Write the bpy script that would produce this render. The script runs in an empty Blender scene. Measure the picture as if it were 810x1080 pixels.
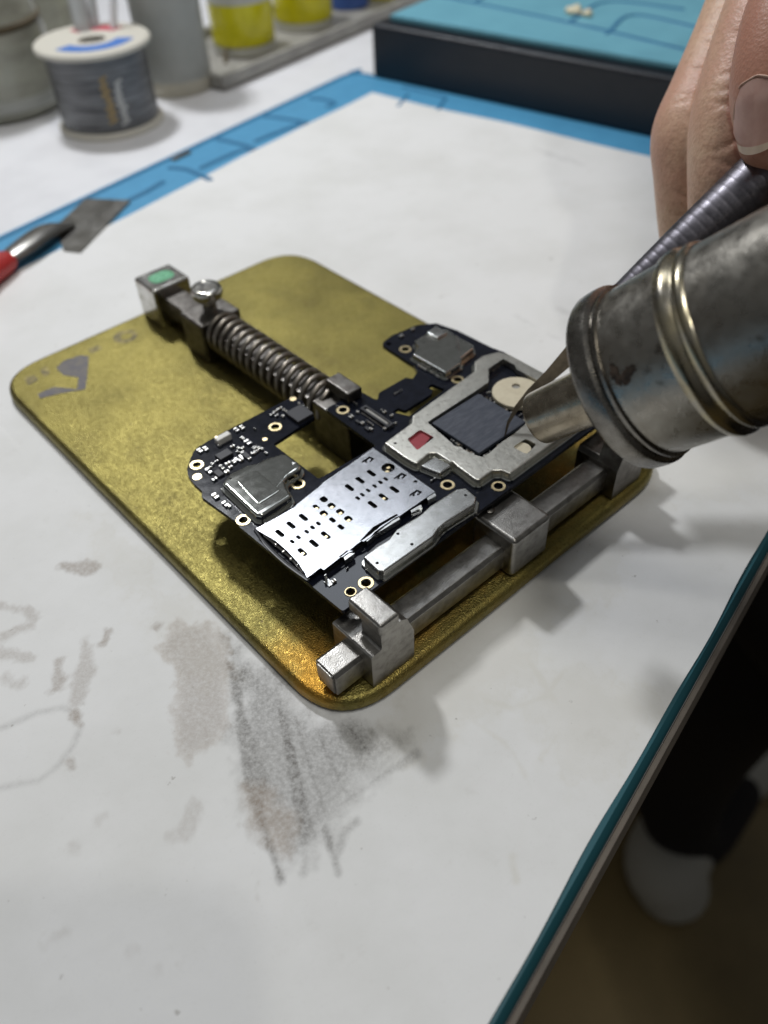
import bpy, bmesh, math, random
import numpy as np
from mathutils import Vector, Matrix
from mathutils.geometry import tessellate_polygon
random.seed(7)
rng = np.random.default_rng(7)
scn = bpy.context.scene
COL = scn.collection
# ---------------------------------------------------------------- camera (1 unit = 1 cm, z = 0 is the paper)
CAM = Vector((-3.6803, -5.6875, 11.6980))
CR = Vector((0.74029619, -0.67142567, -0.03389871))
CU = Vector((0.49404741, 0.50914174, 0.70476368))
CF = Vector((0.45593718, 0.53848144, -0.7086318))
FPX = 874.39
TH = 0.19615                                  # the mat and the bench are turned against the brass plate


def ray(px, py):
    return CF + CR * ((px - 405) / FPX) + CU * ((540 - py) / FPX)


def at(px, py, z):                            # a point of the plane at height z
    d = ray(px, py)
    return CAM + d * ((z - CAM.z) / d.z)


def dep(px, py, t):                           # a point t centimetres out along the view axis
    return CAM + ray(px, py) * t


def zoom(ox, oy, s):
    return lambda pts, z: [at(ox + x / s, oy + y / s, z).to_2d() for x, y in pts]


def uvw(u, v, z=0.0):                         # bench coordinates -> world
    c, s = math.cos(TH), math.sin(TH)
    return Vector((u * c - v * s, u * s + v * c, z))


# ---------------------------------------------------------------- object helpers
def finish(me, smooth=35):
    if smooth:
        for p in me.polygons:
            p.use_smooth = True
        me.set_sharp_from_angle(angle=math.radians(smooth))


def obj(name, bm, m, parent=None, smooth=35):
    me = bpy.data.meshes.new(name)
    bmesh.ops.recalc_face_normals(bm, faces=bm.faces)
    bm.to_mesh(me)
    bm.free()
    me.materials.append(m)
    finish(me, smooth)
    o = bpy.data.objects.new(name, me)
    COL.objects.link(o)
    if parent is not None:
        o.parent = parent
        o.matrix_parent_inverse = Matrix.Translation(parent.location).inverted()
    if smooth:
        wn_ = o.modifiers.new('normals', 'WEIGHTED_NORMAL')
        wn_.keep_sharp = True
    return o


def tag(o, label, cat, group=None):
    o['label'] = label
    o['category'] = cat
    if group:
        o['group'] = group
    return o


def thing(name, label, cat, loc, group=None):
    o = bpy.data.objects.new(name, None)
    o.location = loc
    o.empty_display_size = .5
    COL.objects.link(o)
    return tag(o, label, cat, group)


# ---------------------------------------------------------------- shapes
def v2(p):
    return Vector((p[0], p[1]))


def ccw(pts):
    a = sum(p.x * q.y - q.x * p.y for p, q in zip(pts, pts[1:] + pts[:1]))
    return pts if a > 0 else pts[::-1]


def fillet(pts, r, n=4):
    pts = [v2(p) for p in pts]
    if r <= 0:
        return ccw(pts)
    out = []
    N = len(pts)
    for i, p in enumerate(pts):
        a, b = pts[i - 1] - p, pts[(i + 1) % N] - p
        la, lb = a.length, b.length
        if la < 1e-6 or lb < 1e-6:
            continue
        a, b = a / la, b / lb
        ang = a.angle(b)
        if ang > math.pi - .12:
            out.append(p)
            continue
        t = min(r / math.tan(ang / 2), .48 * la, .48 * lb)
        s, e = p + a * t, p + b * t
        for k in range(n + 1):
            f = k / n
            out.append(s * (1 - f) ** 2 + p * 2 * f * (1 - f) + e * f * f)
    res = []
    for p in out:
        if not res or (p - res[-1]).length > 1e-4:
            res.append(p)
    if (res[0] - res[-1]).length < 1e-4:
        res.pop()
    return ccw(res)


def offset(pts, d):                            # d > 0 shrinks a counter-clockwise outline
    out = []
    N = len(pts)
    for i, p in enumerate(pts):
        e1 = (p - pts[i - 1]).normalized()
        e2 = (pts[(i + 1) % N] - p).normalized()
        n1, n2 = Vector((-e1.y, e1.x)), Vector((-e2.y, e2.x))
        m = n1 + n2
        if m.length < 1e-6:
            m = n1
        m.normalize()
        out.append(p + m * d / max(.4, m.dot(n1)))
    return out


def add_slab(bm, outline, z0, z1, holes=(), bev=0.0, steps=3, frame=None, bottom=True):
    """prism with rounded top rim; holes go straight through"""
    outline = ccw([v2(p) for p in outline])
    rings = [(outline, z0)]
    if bev > 0:
        for k in range(steps + 1):
            a = math.pi / 2 * k / steps
            rings.append((offset(outline, bev * (1 - math.cos(a))), z1 - bev + bev * math.sin(a)))
    else:
        rings.append((outline, z1))
    f = frame if frame is not None else Matrix.Identity(4)
    V = [[bm.verts.new(f @ Vector((p.x, p.y, z))) for p in pts] for pts, z in rings]
    N = len(outline)
    for r0, r1 in zip(V, V[1:]):
        for i in range(N):
            j = (i + 1) % N
            bm.faces.new((r0[i], r0[j], r1[j], r1[i]))
    hs = [ccw([v2(p) for p in h])[::-1] for h in holes]
    for top in ((True, False) if bottom else (True,)):
        pts, z = rings[-1] if top else rings[0]
        loops = [[Vector((p.x, p.y, 0)) for p in pts]] + [[Vector((p.x, p.y, 0)) for p in h] for h in hs]
        vs = list(V[-1] if top else V[0])
        HV = []
        for h in hs:
            hv = [bm.verts.new(f @ Vector((p.x, p.y, z))) for p in h]
            HV.append(hv)
            vs += hv
        for t in tessellate_polygon(loops):
            try:
                bm.faces.new([vs[i] for i in t])
            except ValueError:
                pass
        if top:
            TOPH = HV
        else:
            for a, b in zip(TOPH, HV):
                for i in range(len(a)):
                    j = (i + 1) % len(a)
                    bm.faces.new((a[i], a[j], b[j], b[i]))


def slab(*a, **k):
    bm = bmesh.new()
    add_slab(bm, *a, **k)
    return bm


def rect(x0, y0, x1, y1, r=0.0, n=4):
    return fillet([(x0, y0), (x1, y0), (x1, y1), (x0, y1)], r, n)


def circ(x, y, r, n=24, ry=None):
    ry = ry or r
    return [Vector((x + r * math.cos(2 * math.pi * k / n), y + ry * math.sin(2 * math.pi * k / n))) for k in range(n)]


def add_box(bm, x0, x1, y0, y1, z0, z1, r=0.0, seg=2, frame=None):
    f = frame if frame is not None else Matrix.Identity(4)
    vs = [bm.verts.new(f @ Vector(p)) for p in ((x0, y0, z0), (x1, y0, z0), (x1, y1, z0), (x0, y1, z0), (x0, y0, z1), (x1, y0, z1), (x1, y1, z1), (x0, y1, z1))]
    fs = [bm.faces.new([vs[i] for i in q]) for q in ((3, 2, 1, 0), (4, 5, 6, 7), (0, 1, 5, 4), (1, 2, 6, 5), (2, 3, 7, 6), (3, 0, 4, 7))]
    if r > 0:
        es = list({e for q in fs for e in q.edges})
        bmesh.ops.bevel(bm, geom=es, offset=r, segments=seg, affect='EDGES', profile=.5)


def box(*a, **k):
    bm = bmesh.new()
    add_box(bm, *a, **k)
    return bm


def basis(d, up=Vector((0, 0, 1))):
    d = d.normalized()
    x = d.cross(up)
    if x.length < 1e-4:
        x = d.cross(Vector((0, 1, 0)))
    x.normalize()
    return x, x.cross(d).normalized(), d


def add_lathe(bm, p0, d, prof, n=48, cap=True, wob=None):
    """prof: (distance along d, radius)"""
    x, y, d = basis(d)
    rows = []
    for s, r in prof:
        row = []
        for k in range(n):
            a = 2 * math.pi * k / n
            rr = r * (1 + (wob(s, a) if wob else 0))
            row.append(bm.verts.new(p0 + d * s + (x * math.cos(a) + y * math.sin(a)) * rr))
        rows.append(row)
    for r0, r1 in zip(rows, rows[1:]):
        for k in range(n):
            j = (k + 1) % n
            bm.faces.new((r0[k], r0[j], r1[j], r1[k]))
    if cap:
        bm.faces.new(rows[0][::-1])
        bm.faces.new(rows[-1])


def lathe(*a, **k):
    bm = bmesh.new()
    add_lathe(bm, *a, **k)
    return bm


def spline(ctrl, n=8):                         # Catmull-Rom through (pos, radius, ...) rows
    P = np.array([list(p) + list(r) for p, r in ctrl], float)
    P = np.vstack([2 * P[0] - P[1], P, 2 * P[-1] - P[-2]])
    out = []
    for i in range(1, len(P) - 2):
        for k in range(n):
            t = k / n
            a, b, c, d = P[i - 1:i + 3]
            out.append(.5 * (2 * b + (c - a) * t + (2 * a - 5 * b + 4 * c - d) * t * t + (3 * b - a - 3 * c + d) * t ** 3))
    out.append(P[-2])
    return out


def add_tube(bm, ctrl, n=16, sub=8, ends=True, up=Vector((0, 0, 1)), flat=1.0):
    """ctrl: (Vector, radius); round ends"""
    S = spline([(p, (r,)) for p, r in ctrl], sub)
    pts = [Vector(s[:3]) for s in S]
    rad = [max(1e-3, s[3]) for s in S]
    rows = []
    x = None
    fr = []
    for i, p in enumerate(pts):
        d = (pts[min(i + 1, len(pts) - 1)] - pts[max(i - 1, 0)]).normalized()
        if x is None:
            x = basis(d, up)[0]
        x = (x - d * x.dot(d)).normalized()
        fr.append((p, d, x, d.cross(x), rad[i]))
    seq = []
    if ends:
        p, d, x, y, r = fr[0]
        for k in range(4):
            a = math.pi / 2 * (k + .35) / 4.35
            seq.append((p - d * r * math.cos(a), x, y, r * math.sin(a)))
    seq += [(p, x, y, r) for p, d, x, y, r in fr]
    if ends:
        p, d, x, y, r = fr[-1]
        for k in range(3, -1, -1):
            a = math.pi / 2 * (k + .35) / 4.35
            seq.append((p + d * r * math.cos(a), x, y, r * math.sin(a)))
    for p, x, y, r in seq:
        rows.append([bm.verts.new(p + x * r * math.cos(2 * math.pi * k / n) + y * r * flat * math.sin(2 * math.pi * k / n)) for k in range(n)])
    for r0, r1 in zip(rows, rows[1:]):
        for k in range(n):
            j = (k + 1) % n
            bm.faces.new((r0[k], r0[j], r1[j], r1[k]))
    bm.faces.new(rows[0][::-1])
    bm.faces.new(rows[-1])


def tube(*a, **k):
    bm = bmesh.new()
    add_tube(bm, *a, **k)
    return bm


# ---------------------------------------------------------------- materials
def mat(name, col, rough=.5, metal=0.0, col2=None, cscale=2.0, cpos=(.4, .65), rvar=0.0, rscale=6.0, bump=0.0, bscale=20.0, bdist=.02,
        spec=.5, trans=0.0, ior=1.45, sss=0.0, stretch=None, detail=5.0, alpha=1.0, coat=0.0):
    m = bpy.data.materials.new(name)
    m.use_nodes = True
    nt = m.node_tree
    N, L = nt.nodes, nt.links
    b = N['Principled BSDF']
    b.inputs['Base Color'].default_value = (*col, 1)
    b.inputs['Roughness'].default_value = rough
    b.inputs['Metallic'].default_value = metal
    b.inputs['Specular IOR Level'].default_value = spec
    b.inputs['Transmission Weight'].default_value = trans
    b.inputs['IOR'].default_value = ior
    b.inputs['Coat Weight'].default_value = coat
    if sss:
        b.inputs['Subsurface Weight'].default_value = sss
        b.inputs['Subsurface Radius'].default_value = (.25, .1, .05)
        b.inputs['Subsurface Scale'].default_value = 1.0
    if alpha < 1:
        b.inputs['Alpha'].default_value = alpha
    tc = N.new('ShaderNodeTexCoord')
    vec = tc.outputs['Object']
    if stretch:
        mp = N.new('ShaderNodeMapping')
        mp.inputs['Scale'].default_value = stretch
        L.new(vec, mp.inputs['Vector'])
        vec = mp.outputs['Vector']

    def noise(sc, det=detail, ro=.6):
        n = N.new('ShaderNodeTexNoise')
        n.inputs['Scale'].default_value = sc
        n.inputs['Detail'].default_value = det
        n.inputs['Roughness'].default_value = ro
        L.new(vec, n.inputs['Vector'])
        return n.outputs['Fac']

    def ramp(src, a, b_, lo=0., hi=1.):
        r = N.new('ShaderNodeMapRange')
        r.inputs['From Min'].default_value, r.inputs['From Max'].default_value = a, b_
        r.inputs['To Min'].default_value, r.inputs['To Max'].default_value = lo, hi
        L.new(src, r.inputs['Value'])
        return r.outputs['Result']

    def mix(fac, c1, c2):
        x = N.new('ShaderNodeMix')
        x.data_type = 'RGBA'
        L.new(fac, x.inputs['Factor'])
        for s, c in ((x.inputs['A'], c1), (x.inputs['B'], c2)):
            if isinstance(c, tuple):
                s.default_value = (*c, 1)
            else:
                L.new(c, s)
        return x.outputs['Result']
    m['_'] = 0
    if col2:
        L.new(mix(ramp(noise(cscale), *cpos), col, col2), b.inputs['Base Color'])
    if rvar:
        L.new(ramp(noise(rscale), .3, .7, max(.02, rough - rvar), min(1, rough + rvar)), b.inputs['Roughness'])
    if bump:
        bp = N.new('ShaderNodeBump')
        bp.inputs['Strength'].default_value = bump
        bp.inputs['Distance'].default_value = bdist
        L.new(noise(bscale, 1.5, .5), bp.inputs['Height'])
        L.new(bp.outputs['Normal'], b.inputs['Normal'])
    return m, dict(N=N, L=L, b=b, noise=noise, ramp=ramp, mix=mix, vec=vec, tc=tc)


def M(*a, **k):
    return mat(*a, **k)[0]


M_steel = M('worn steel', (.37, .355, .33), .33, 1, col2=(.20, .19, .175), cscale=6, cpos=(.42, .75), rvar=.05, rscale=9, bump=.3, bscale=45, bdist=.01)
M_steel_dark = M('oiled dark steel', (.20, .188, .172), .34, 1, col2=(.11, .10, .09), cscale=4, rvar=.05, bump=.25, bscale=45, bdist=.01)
M_spring = M('spring wire', (.33, .30, .26), .40, 1, col2=(.20, .178, .15), cscale=5, rvar=.1)
M_chrome = M('chromed steel', (.62, .61, .58), .22, 1, col2=(.4, .38, .33), cscale=3, rvar=.08)
M_can = M('tinned shield can', (.54, .54, .525), .25, 1, col2=(.46, .46, .44), cscale=5, rvar=.03, rscale=8, bump=.03, bscale=9, bdist=.012)
M_can_dull = M('tinned can with dull film', (.60, .605, .57), .07, 1, col2=(.52, .53, .49), cscale=5, rvar=.02, bump=.02, bscale=8, bdist=.01)
M_frame = M('pitted tin frame', (.62, .605, .545), .33, 1, col2=(.42, .395, .34), cscale=13, cpos=(.54, .74), rvar=.05, rscale=10, bump=.18, bscale=14, bdist=.012)
M_sim = M('brushed tray metal', (.50, .505, .53), .22, 1, col2=(.43, .435, .455), cscale=3, rvar=.04, rscale=10, bump=.10, bscale=40, bdist=.006)
M_pcb = M('dark blue solder mask', (.006, .0073, .0125), .12, 0, col2=(.010, .012, .021), cscale=8, rvar=.02, bump=.04, bscale=30, bdist=.004)
M_pcb_edge = M('bare board edge', (.05, .045, .035), .6)
M_gold = M('gold plated copper', (.78, .64, .38), .3, 1, rvar=.06)
M_solder = M('bright solder', (.58, .57, .54), .3, 1, rvar=.1, rscale=20)
M_ceramic = M('component ceramic', (.20, .17, .13), .5)
M_chipbody = M('moulded chip epoxy', (.018, .018, .022), .5, bump=.15, bscale=60, bdist=.004)
M_black = M('black plastic', (.012, .012, .013), .45, rvar=.1)
M_hole = M('dark recess', (.01, .01, .01), .8)
M_beige = M('beige foam pad', (.62, .56, .42), .8, col2=(.55, .49, .36), cscale=6)
M_red = M('red moisture label', (.31, .03, .042), .5, col2=(.24, .025, .036), cscale=10)
M_white_sm = M('white component', (.75, .73, .68), .45)

# brass
M_brass, k = mat('worn brass', (.60, .49, .17), .36, 1, bump=.75, bscale=38, bdist=.016, detail=9)
g1 = k['ramp'](k['noise'](.55, 6), .42, .68)
c1 = k['mix'](g1, (.26, .222, .07), (.175, .15, .05))
g2 = k['ramp'](k['noise'](20, 3, .7), .50, .66)
c2 = k['mix'](g2, c1, (.15, .12, .035))
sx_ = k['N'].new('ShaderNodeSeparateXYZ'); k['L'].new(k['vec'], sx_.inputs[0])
gr_ = k['ramp'](k['noise'](.9, 7, .65), .54, .70, 0, .55)
c2 = k['mix'](gr_, c2, (.13, .108, .04))
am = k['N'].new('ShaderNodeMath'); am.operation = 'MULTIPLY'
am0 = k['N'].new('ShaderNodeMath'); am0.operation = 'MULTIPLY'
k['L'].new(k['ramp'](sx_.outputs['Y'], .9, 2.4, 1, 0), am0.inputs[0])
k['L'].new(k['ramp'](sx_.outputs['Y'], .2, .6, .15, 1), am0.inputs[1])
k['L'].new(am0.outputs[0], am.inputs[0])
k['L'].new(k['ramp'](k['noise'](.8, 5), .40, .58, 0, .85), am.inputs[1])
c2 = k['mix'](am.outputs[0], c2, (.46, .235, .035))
sp_ = k['ramp'](k['noise'](7, 2), .70, .74, 0, .7)
c2 = k['mix'](sp_, c2, (.10, .08, .04))
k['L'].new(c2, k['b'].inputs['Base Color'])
k['L'].new(k['ramp'](k['noise'](9, 8, .75), .36, .64, .30, .58), k['b'].inputs['Roughness'])
M_scuff = M('tarnished grey scuff', (.125, .118, .125), .6, .5, col2=(.17, .155, .13), cscale=5)
M_scuff_dark = M('dark tarnish', (.11, .095, .06), .55, .7, col2=(.3, .25, .1), cscale=6)

# big epoxy chip, faint printed bars
M_chip = M('blue grey chip epoxy', (.036, .043, .062), .48, col2=(.066, .074, .096), cscale=4, stretch=(1, 5, 1), cpos=(.40, .66), bump=.4, bscale=70, bdist=.005)

# hot air tool
M_barrel, k = mat('heat stained steel', (.40, .37, .33), .30, 1, bump=.12, bscale=22, bdist=.02)
g1 = k['ramp'](k['noise'](1.1, 6), .46, .7)
c1 = k['mix'](g1, (.37, .35, .31), (.30, .272, .23))
g2 = k['ramp'](k['noise'](2.3, 4), .62, .72)
c2 = k['mix'](g2, c1, (.14, .12, .10))
k['L'].new(c2, k['b'].inputs['Base Color'])
k['L'].new(k['ramp'](k['noise'](5, 6), .3, .7, .22, .40), k['b'].inputs['Roughness'])
M_bead = M('golden heat tinted bead', (.43, .375, .25), .24, 1, col2=(.33, .31, .27), cscale=2.5, rvar=.06)
M_nozzle = M('nozzle tube steel', (.42, .37, .29), .24, 1, col2=(.28, .24, .18), cscale=2.5, rvar=.08)
M_collar = M('worn brown steel', (.26, .245, .22), .27, 1, col2=(.17, .158, .14), cscale=2, rvar=.08, bump=.1, bscale=20, bdist=.02)
M_soot = M('burnt soot mark', (.035, .026, .02), .5, .3, col2=(.10, .07, .05), cscale=6)
M_rod = M('ribbed purple grey steel', (.155, .147, .165), .42, 1, col2=(.11, .105, .118), cscale=5, rvar=.08)
M_blade = M('thin spring steel', (.19, .155, .11), .3, 1, col2=(.11, .09, .065), cscale=4)

# mat, bench
M_mat = M('blue silicone', (.085, .33, .56), .5, col2=(.075, .30, .52), cscale=1.5, rvar=.06, bump=.1, bscale=14, bdist=.01)
M_ridge = M('blue silicone ridge', (.03, .17, .33), .55)
M_matedge = M('teal mat edge', (.018, .10, .125), .5)
M_bench = M('white laminate', (.80, .80, .82), .45, col2=(.74, .74, .76), cscale=.7, bump=.05, bscale=3)
M_benchside = M('grey brown bench edging', (.26, .225, .19), .6, col2=(.20, .175, .15), cscale=1.2)
M_tray = M('grey tray plastic', (.36, .35, .32), .5, col2=(.28, .27, .25), cscale=1)
M_boxblack = M('black box plastic', (.010, .012, .017), .42, rvar=.08, bump=.08, bscale=8)
M_boxmat = M('pale blue mat', (.17, .44, .55), .4, col2=(.15, .40, .51), cscale=.8)
M_scrhandle = M('red handle plastic', (.40, .03, .028), .4)
M_screed = M('scraper steel', (.30, .29, .27), .34, 1, col2=(.2, .19, .17), cscale=1.5, rvar=.08)
M_solderwire = M('wound solder wire', (.24, .245, .25), .38, .8, bump=.5, bscale=6, bdist=.03, stretch=(.5, .5, 9), col2=(.10, .10, .105), cscale=1.2)
M_spoolwhite = M('cream spool plastic', (.66, .63, .55), .45)
M_blueink = M('blue label ink', (.06, .19, .55), .5)
M_redink = M('red label ink', (.55, .08, .12), .5)
M_goldink = M('tan lettering', (.42, .31, .15), .5)
M_palewrite = M('pale lettering', (.60, .61, .60), .5)
M_frost = M('frosted plastic', (.52, .53, .50), .4, trans=.2, ior=1.3, col2=(.45, .46, .43), cscale=.6)
M_frostbase = M('cream bottle base', (.52, .49, .40), .5)
M_jar = M('murky glass', (.46, .46, .39), .2, trans=.1, col2=(.30, .30, .25), cscale=.45, stretch=(1, 1, 3), rvar=.1)
M_yellow = M('yellow flux', (.80, .73, .02), .18, col2=(.62, .56, .015), cscale=.7)
M_bottlewhite = M('milky bottle plastic', (.62, .62, .55), .4)
M_bluecap = M('blue bottle plastic', (.06, .13, .42), .35)
M_stick = M('white stick', (.80, .80, .82), .4)
M_clear = M('clear tube plastic', (.62, .64, .64), .2, trans=.35, ior=1.3)
M_darkstick = M('brown stick', (.10, .075, .04), .5)
M_floor, k = mat('brown floor tile', (.24, .175, .075), .45, col2=(.17, .125, .052), cscale=.06)
M_trouser = M('black trouser cloth', (.012, .010, .011), .9)
M_slipper = M('white slipper', (.42, .41, .37), .6)
M_greenlab = M('green sticker', (.09, .36, .17), .45, col2=(.14, .42, .24), cscale=9)
M_palegreen = M('pale green print', (.26, .62, .40), .4)
M_phone = M('black phone glass', (.01, .01, .011), .25)
M_crumb = M('cream crumb', (.70, .64, .46), .6)

# skin
M_skin, k = mat('skin', (.50, .33, .22), .47, sss=.12)
g1 = k['ramp'](k['noise'](.7, 4), .36, .64)
c1 = k['mix'](g1, (.64, .43, .295), (.58, .325, .23))
vor = k['N'].new('ShaderNodeTexVoronoi')
vor.inputs['Scale'].default_value = 17
k['L'].new(k['vec'], vor.inputs['Vector'])
g2 = k['ramp'](k['noise'](9, 4), .45, .75)
c2 = k['mix'](g2, c1, (.50, .295, .20))
rud = k['N'].new('ShaderNodeAttribute')
rud.attribute_name = 'ruddy_shade'
rm_ = k['N'].new('ShaderNodeMath'); rm_.operation = 'MULTIPLY'
k['L'].new(rud.outputs['Fac'], rm_.inputs[0]); rm_.inputs[1].default_value = .75
c2 = k['mix'](rm_.outputs[0], c2, (.40, .17, .115))  # nail finger redder and darker, its shade put into the skin colour
k['L'].new(c2, k['b'].inputs['Base Color'])
n1 = k['noise'](10, 6)
att = k['N'].new('ShaderNodeAttribute')
att.attribute_name = 'crease'
ad = k['N'].new('ShaderNodeMath'); ad.operation = 'MULTIPLY_ADD'
k['L'].new(vor.outputs['Distance'], ad.inputs[0]); ad.inputs[1].default_value = .5
k['L'].new(n1, ad.inputs[2])
ad2 = k['N'].new('ShaderNodeMath'); ad2.operation = 'MULTIPLY_ADD'
k['L'].new(att.outputs['Fac'], ad2.inputs[0]); ad2.inputs[1].default_value = -1.7
k['L'].new(ad.outputs[0], ad2.inputs[2])
bp = k['N'].new('ShaderNodeBump'); bp.inputs['Strength'].default_value = .55; bp.inputs['Distance'].default_value = .016
k['L'].new(ad2.outputs[0], bp.inputs['Height'])
k['L'].new(bp.outputs['Normal'], k['b'].inputs['Normal'])
M_cuticle = M('dry cuticle', (.58, .39, .30), .6, col2=(.46, .27, .20), cscale=12)
M_nailedge = M('nail free edge', (.82, .72, .60), .4)
M_nail = M('fingernail', (.80, .56, .48), .36, sss=.1, col2=(.72, .47, .40), cscale=3)

# paper: stains and yellowish patches come from attributes painted where they lie on the sheet
M_paper, k = mat('stained white paper', (.80, .80, .79), .75, bump=.22, bscale=2.2, bdist=.05)
N, L = k['N'], k['L']
att = N.new('ShaderNodeAttribute'); att.attribute_name = 'stain_tint'
sep = N.new('ShaderNodeSeparateColor')
L.new(att.outputs['Color'], sep.inputs['Color'])


def mul(a, b):
    x = N.new('ShaderNodeMath'); x.operation = 'MULTIPLY'
    L.new(a, x.inputs[0])
    if isinstance(b, float):
        x.inputs[1].default_value = b
    else:
        L.new(b, x.inputs[1])
    return x.outputs[0]


cl = k['mix'](k['ramp'](k['noise'](.35, 5), .42, .68), (.80, .80, .79), (.735, .735, .715))
cl = k['mix'](k['ramp'](k['noise'](1.3, 8, .7), .60, .74, 0, .5), cl, (.64, .63, .60))
cl = k['mix'](mul(sep.outputs['Blue'], .5), cl, (.56, .52, .40))
grain = k['ramp'](k['noise'](13, 9, .8), .36, .60, .42, 1.)
cl = k['mix'](mul(mul(sep.outputs['Red'], grain), .9), cl, (.13, .12, .108))
cl = k['mix'](mul(mul(sep.outputs['Green'], grain), .85), cl, (.36, .26, .175))
cl = k['mix'](k['ramp'](k['noise'](24, 4, .7), .58, .74, 0, .22), cl, (.55, .54, .51))
sp = k['ramp'](k['noise'](3.6, 3), .71, .75, 0, .6)
cl = k['mix'](sp, cl, (.36, .34, .31))
L.new(cl, k['b'].inputs['Base Color'])

# ================================================================ SETTING
# floor
bm = bmesh.new()
for i in range(-3, 8):
    for j in range(-6, 6):
        x, y = 10 + i * 40, 3 + j * 40
        add_box(bm, x + .25, x + 39.75, y + .25, y + 39.75, -77, -75, .2, 1)
add_box(bm, -200, 420, -320, 320, -79, -75.3)
fl = obj('floor', bm, M_floor)
fl['kind'] = 'structure'
fl.rotation_euler.z = .25

# workbench: white top with a grey brown edge
wb = thing('workbench', 'white topped workbench with a grey brown edge, under the blue mat', 'workbench', (0, 0, -75))
TZ = -.34
bm = bmesh.new()
F = Matrix.Rotation(TH, 4, 'Z')
add_box(bm, -60, 130, -4.10, 90, TZ - .9, TZ, .03, 2, F)
obj('bench_top', bm, M_bench, wb)
bm = bmesh.new()
add_box(bm, -60, 130, -4.20, -4.102, TZ - 1.5, TZ - .14, .03, 2, F)
obj('edge_strip', bm, M_benchside, wb)
for u in (-55, 122):
    for v in (2, 82):
        obj('leg', box(u, u + 5, v, v + 5, -75, TZ - .9, .2, 1, F), M_benchside, wb)

# blue mat
pm = thing('silicone_mat', 'blue silicone repair mat with moulded ridges, lying under the white paper', 'mat', (0, 0, TZ))
bm = slab([uvw(*p).to_2d() for p in fillet([(-30, -3.885), (25.05, -3.885), (25.05, 19.4), (-30, 19.4)], .9, 6)], TZ + .005, -.03, bev=.05)
obj('mat_sheet', bm, M_mat, pm)
bm = bmesh.new()
zf = [[(180 + x / 3.375, y / 3.375) for x, y in p] for p in (
    [(0, 598), (60, 605), (140, 640)],
    [(110, 598), (240, 540), (295, 532), (240, 512), (150, 492)],
    [(305, 502), (450, 446), (480, 438), (410, 424), (330, 414)],
    [(500, 350), (550, 356), (582, 368), (560, 380)],
    [(-300, 780), (-120, 700), (-30, 650)])]
for pl in zf:
    pts = [at(px, py, -.03) for px, py in pl]
    add_tube(bm, [(p, .11) for p in pts], 8, 6, flat=.5)
add_tube(bm, [(uvw(-12, 19.15, -.03), .10), (uvw(6, 19.15, -.03), .10), (uvw(23.6, 19.15, -.03), .10), (uvw(24.6, 18.9, -.03), .10), (uvw(24.85, 18.0, -.03), .10), (uvw(24.85, 5, -.03), .10)], 8, 8, flat=.5)
for a, b in (((425, 92), (470, 103)), ((430, 100), (420, 112)), ((470, 103), (462, 116))):
    add_tube(bm, [(at(*a, -.03), .075), (at(*b, -.03), .075)], 8, 3, flat=.5)
obj('ridge', bm, M_ridge, pm)
bm = bmesh.new()
fe = Matrix(((0, 0, 1, 0), (1, 0, 0, 0), (0, 1, 0, 0), (0, 0, 0, 1)))
add_slab(bm, [(-4.10, TZ + .006), (-3.889, TZ + .006), (-3.889, -.034), (-4.0, -.04), (-4.07, -.11), (-4.10, -.2)], -30, 24.3, frame=F @ fe)
obj('edge_trim', bm, M_matedge, pm)

# ---------------------------------------------------------------- paper
PXY = [(at(*p, 0)) for p in ()]
NU, NV = 850, 600
us = np.linspace(-11, 23.2, NU)
vs = np.linspace(-3.94, 17.0, NV)
UU, VV = np.meshgrid(us, vs, indexing='ij')
# slightly wandering cut edges
edge_v = .018 * np.sin(UU * .9 + .6) + .012 * np.sin(UU * 2.1)
VV = VV + np.where(VV < 0, edge_v * np.clip((-VV - 2.5) / 1.4, 0, 1), .05 * np.sin(UU * .5) * np.clip((VV - 14) / 3, 0, 1))
UU = UU + .05 * np.sin(VV * .8) * np.clip((UU - 20) / 3.2, 0, 1)
c_, s_ = math.cos(TH), math.sin(TH)
X = UU * c_ - VV * s_
Y = UU * s_ + VV * c_
Zp = .012 * np.sin(UU * .55 + .4) * np.sin(VV * .6 + 1) + .006 * np.sin(UU * 1.7 + VV * 1.1)
Zp = Zp - .012
under = ((X > -.6) & (X < 9.6) & (Y > -.6) & (Y < 13.4))
Zp = np.where(under, np.minimum(Zp, -.004), Zp)


def vnoise(x, y, f, seed):
    r = np.random.default_rng(seed)
    T = r.random((64, 64))
    xs, ys = x * f, y * f
    xi, yi = np.floor(xs).astype(int), np.floor(ys).astype(int)
    fx, fy = xs - xi, ys - yi
    fx, fy = fx * fx * (3 - 2 * fx), fy * fy * (3 - 2 * fy)
    g = lambda a, b: T[a % 64, b % 64]
    return (g(xi, yi) * (1 - fx) + g(xi + 1, yi) * fx) * (1 - fy) + (g(xi, yi + 1) * (1 - fx) + g(xi + 1, yi + 1) * fx) * fy


def poly_dist(px_pts):                         # signed distance (inside negative), outline on the sheet
    P = np.array([at(*p, 0).to_2d() for p in px_pts])
    dmin = np.full(X.shape, 1e9)
    ins = np.zeros(X.shape, bool)
    for a, b in zip(P, np.roll(P, -1, 0)):
        e = b - a
        t = np.clip(((X - a[0]) * e[0] + (Y - a[1]) * e[1]) / (e @ e + 1e-9), 0, 1)
        dmin = np.minimum(dmin, np.hypot(X - a[0] - t * e[0], Y - a[1] - t * e[1]))
        cond = ((a[1] > Y) != (b[1] > Y))
        with np.errstate(divide='ignore', invalid='ignore'):
            xi = (b[0] - a[0]) * (Y - a[1]) / (b[1] - a[1] + 1e-12) + a[0]
        ins ^= cond & (X < xi)
    return np.where(ins, -dmin, dmin)


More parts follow.
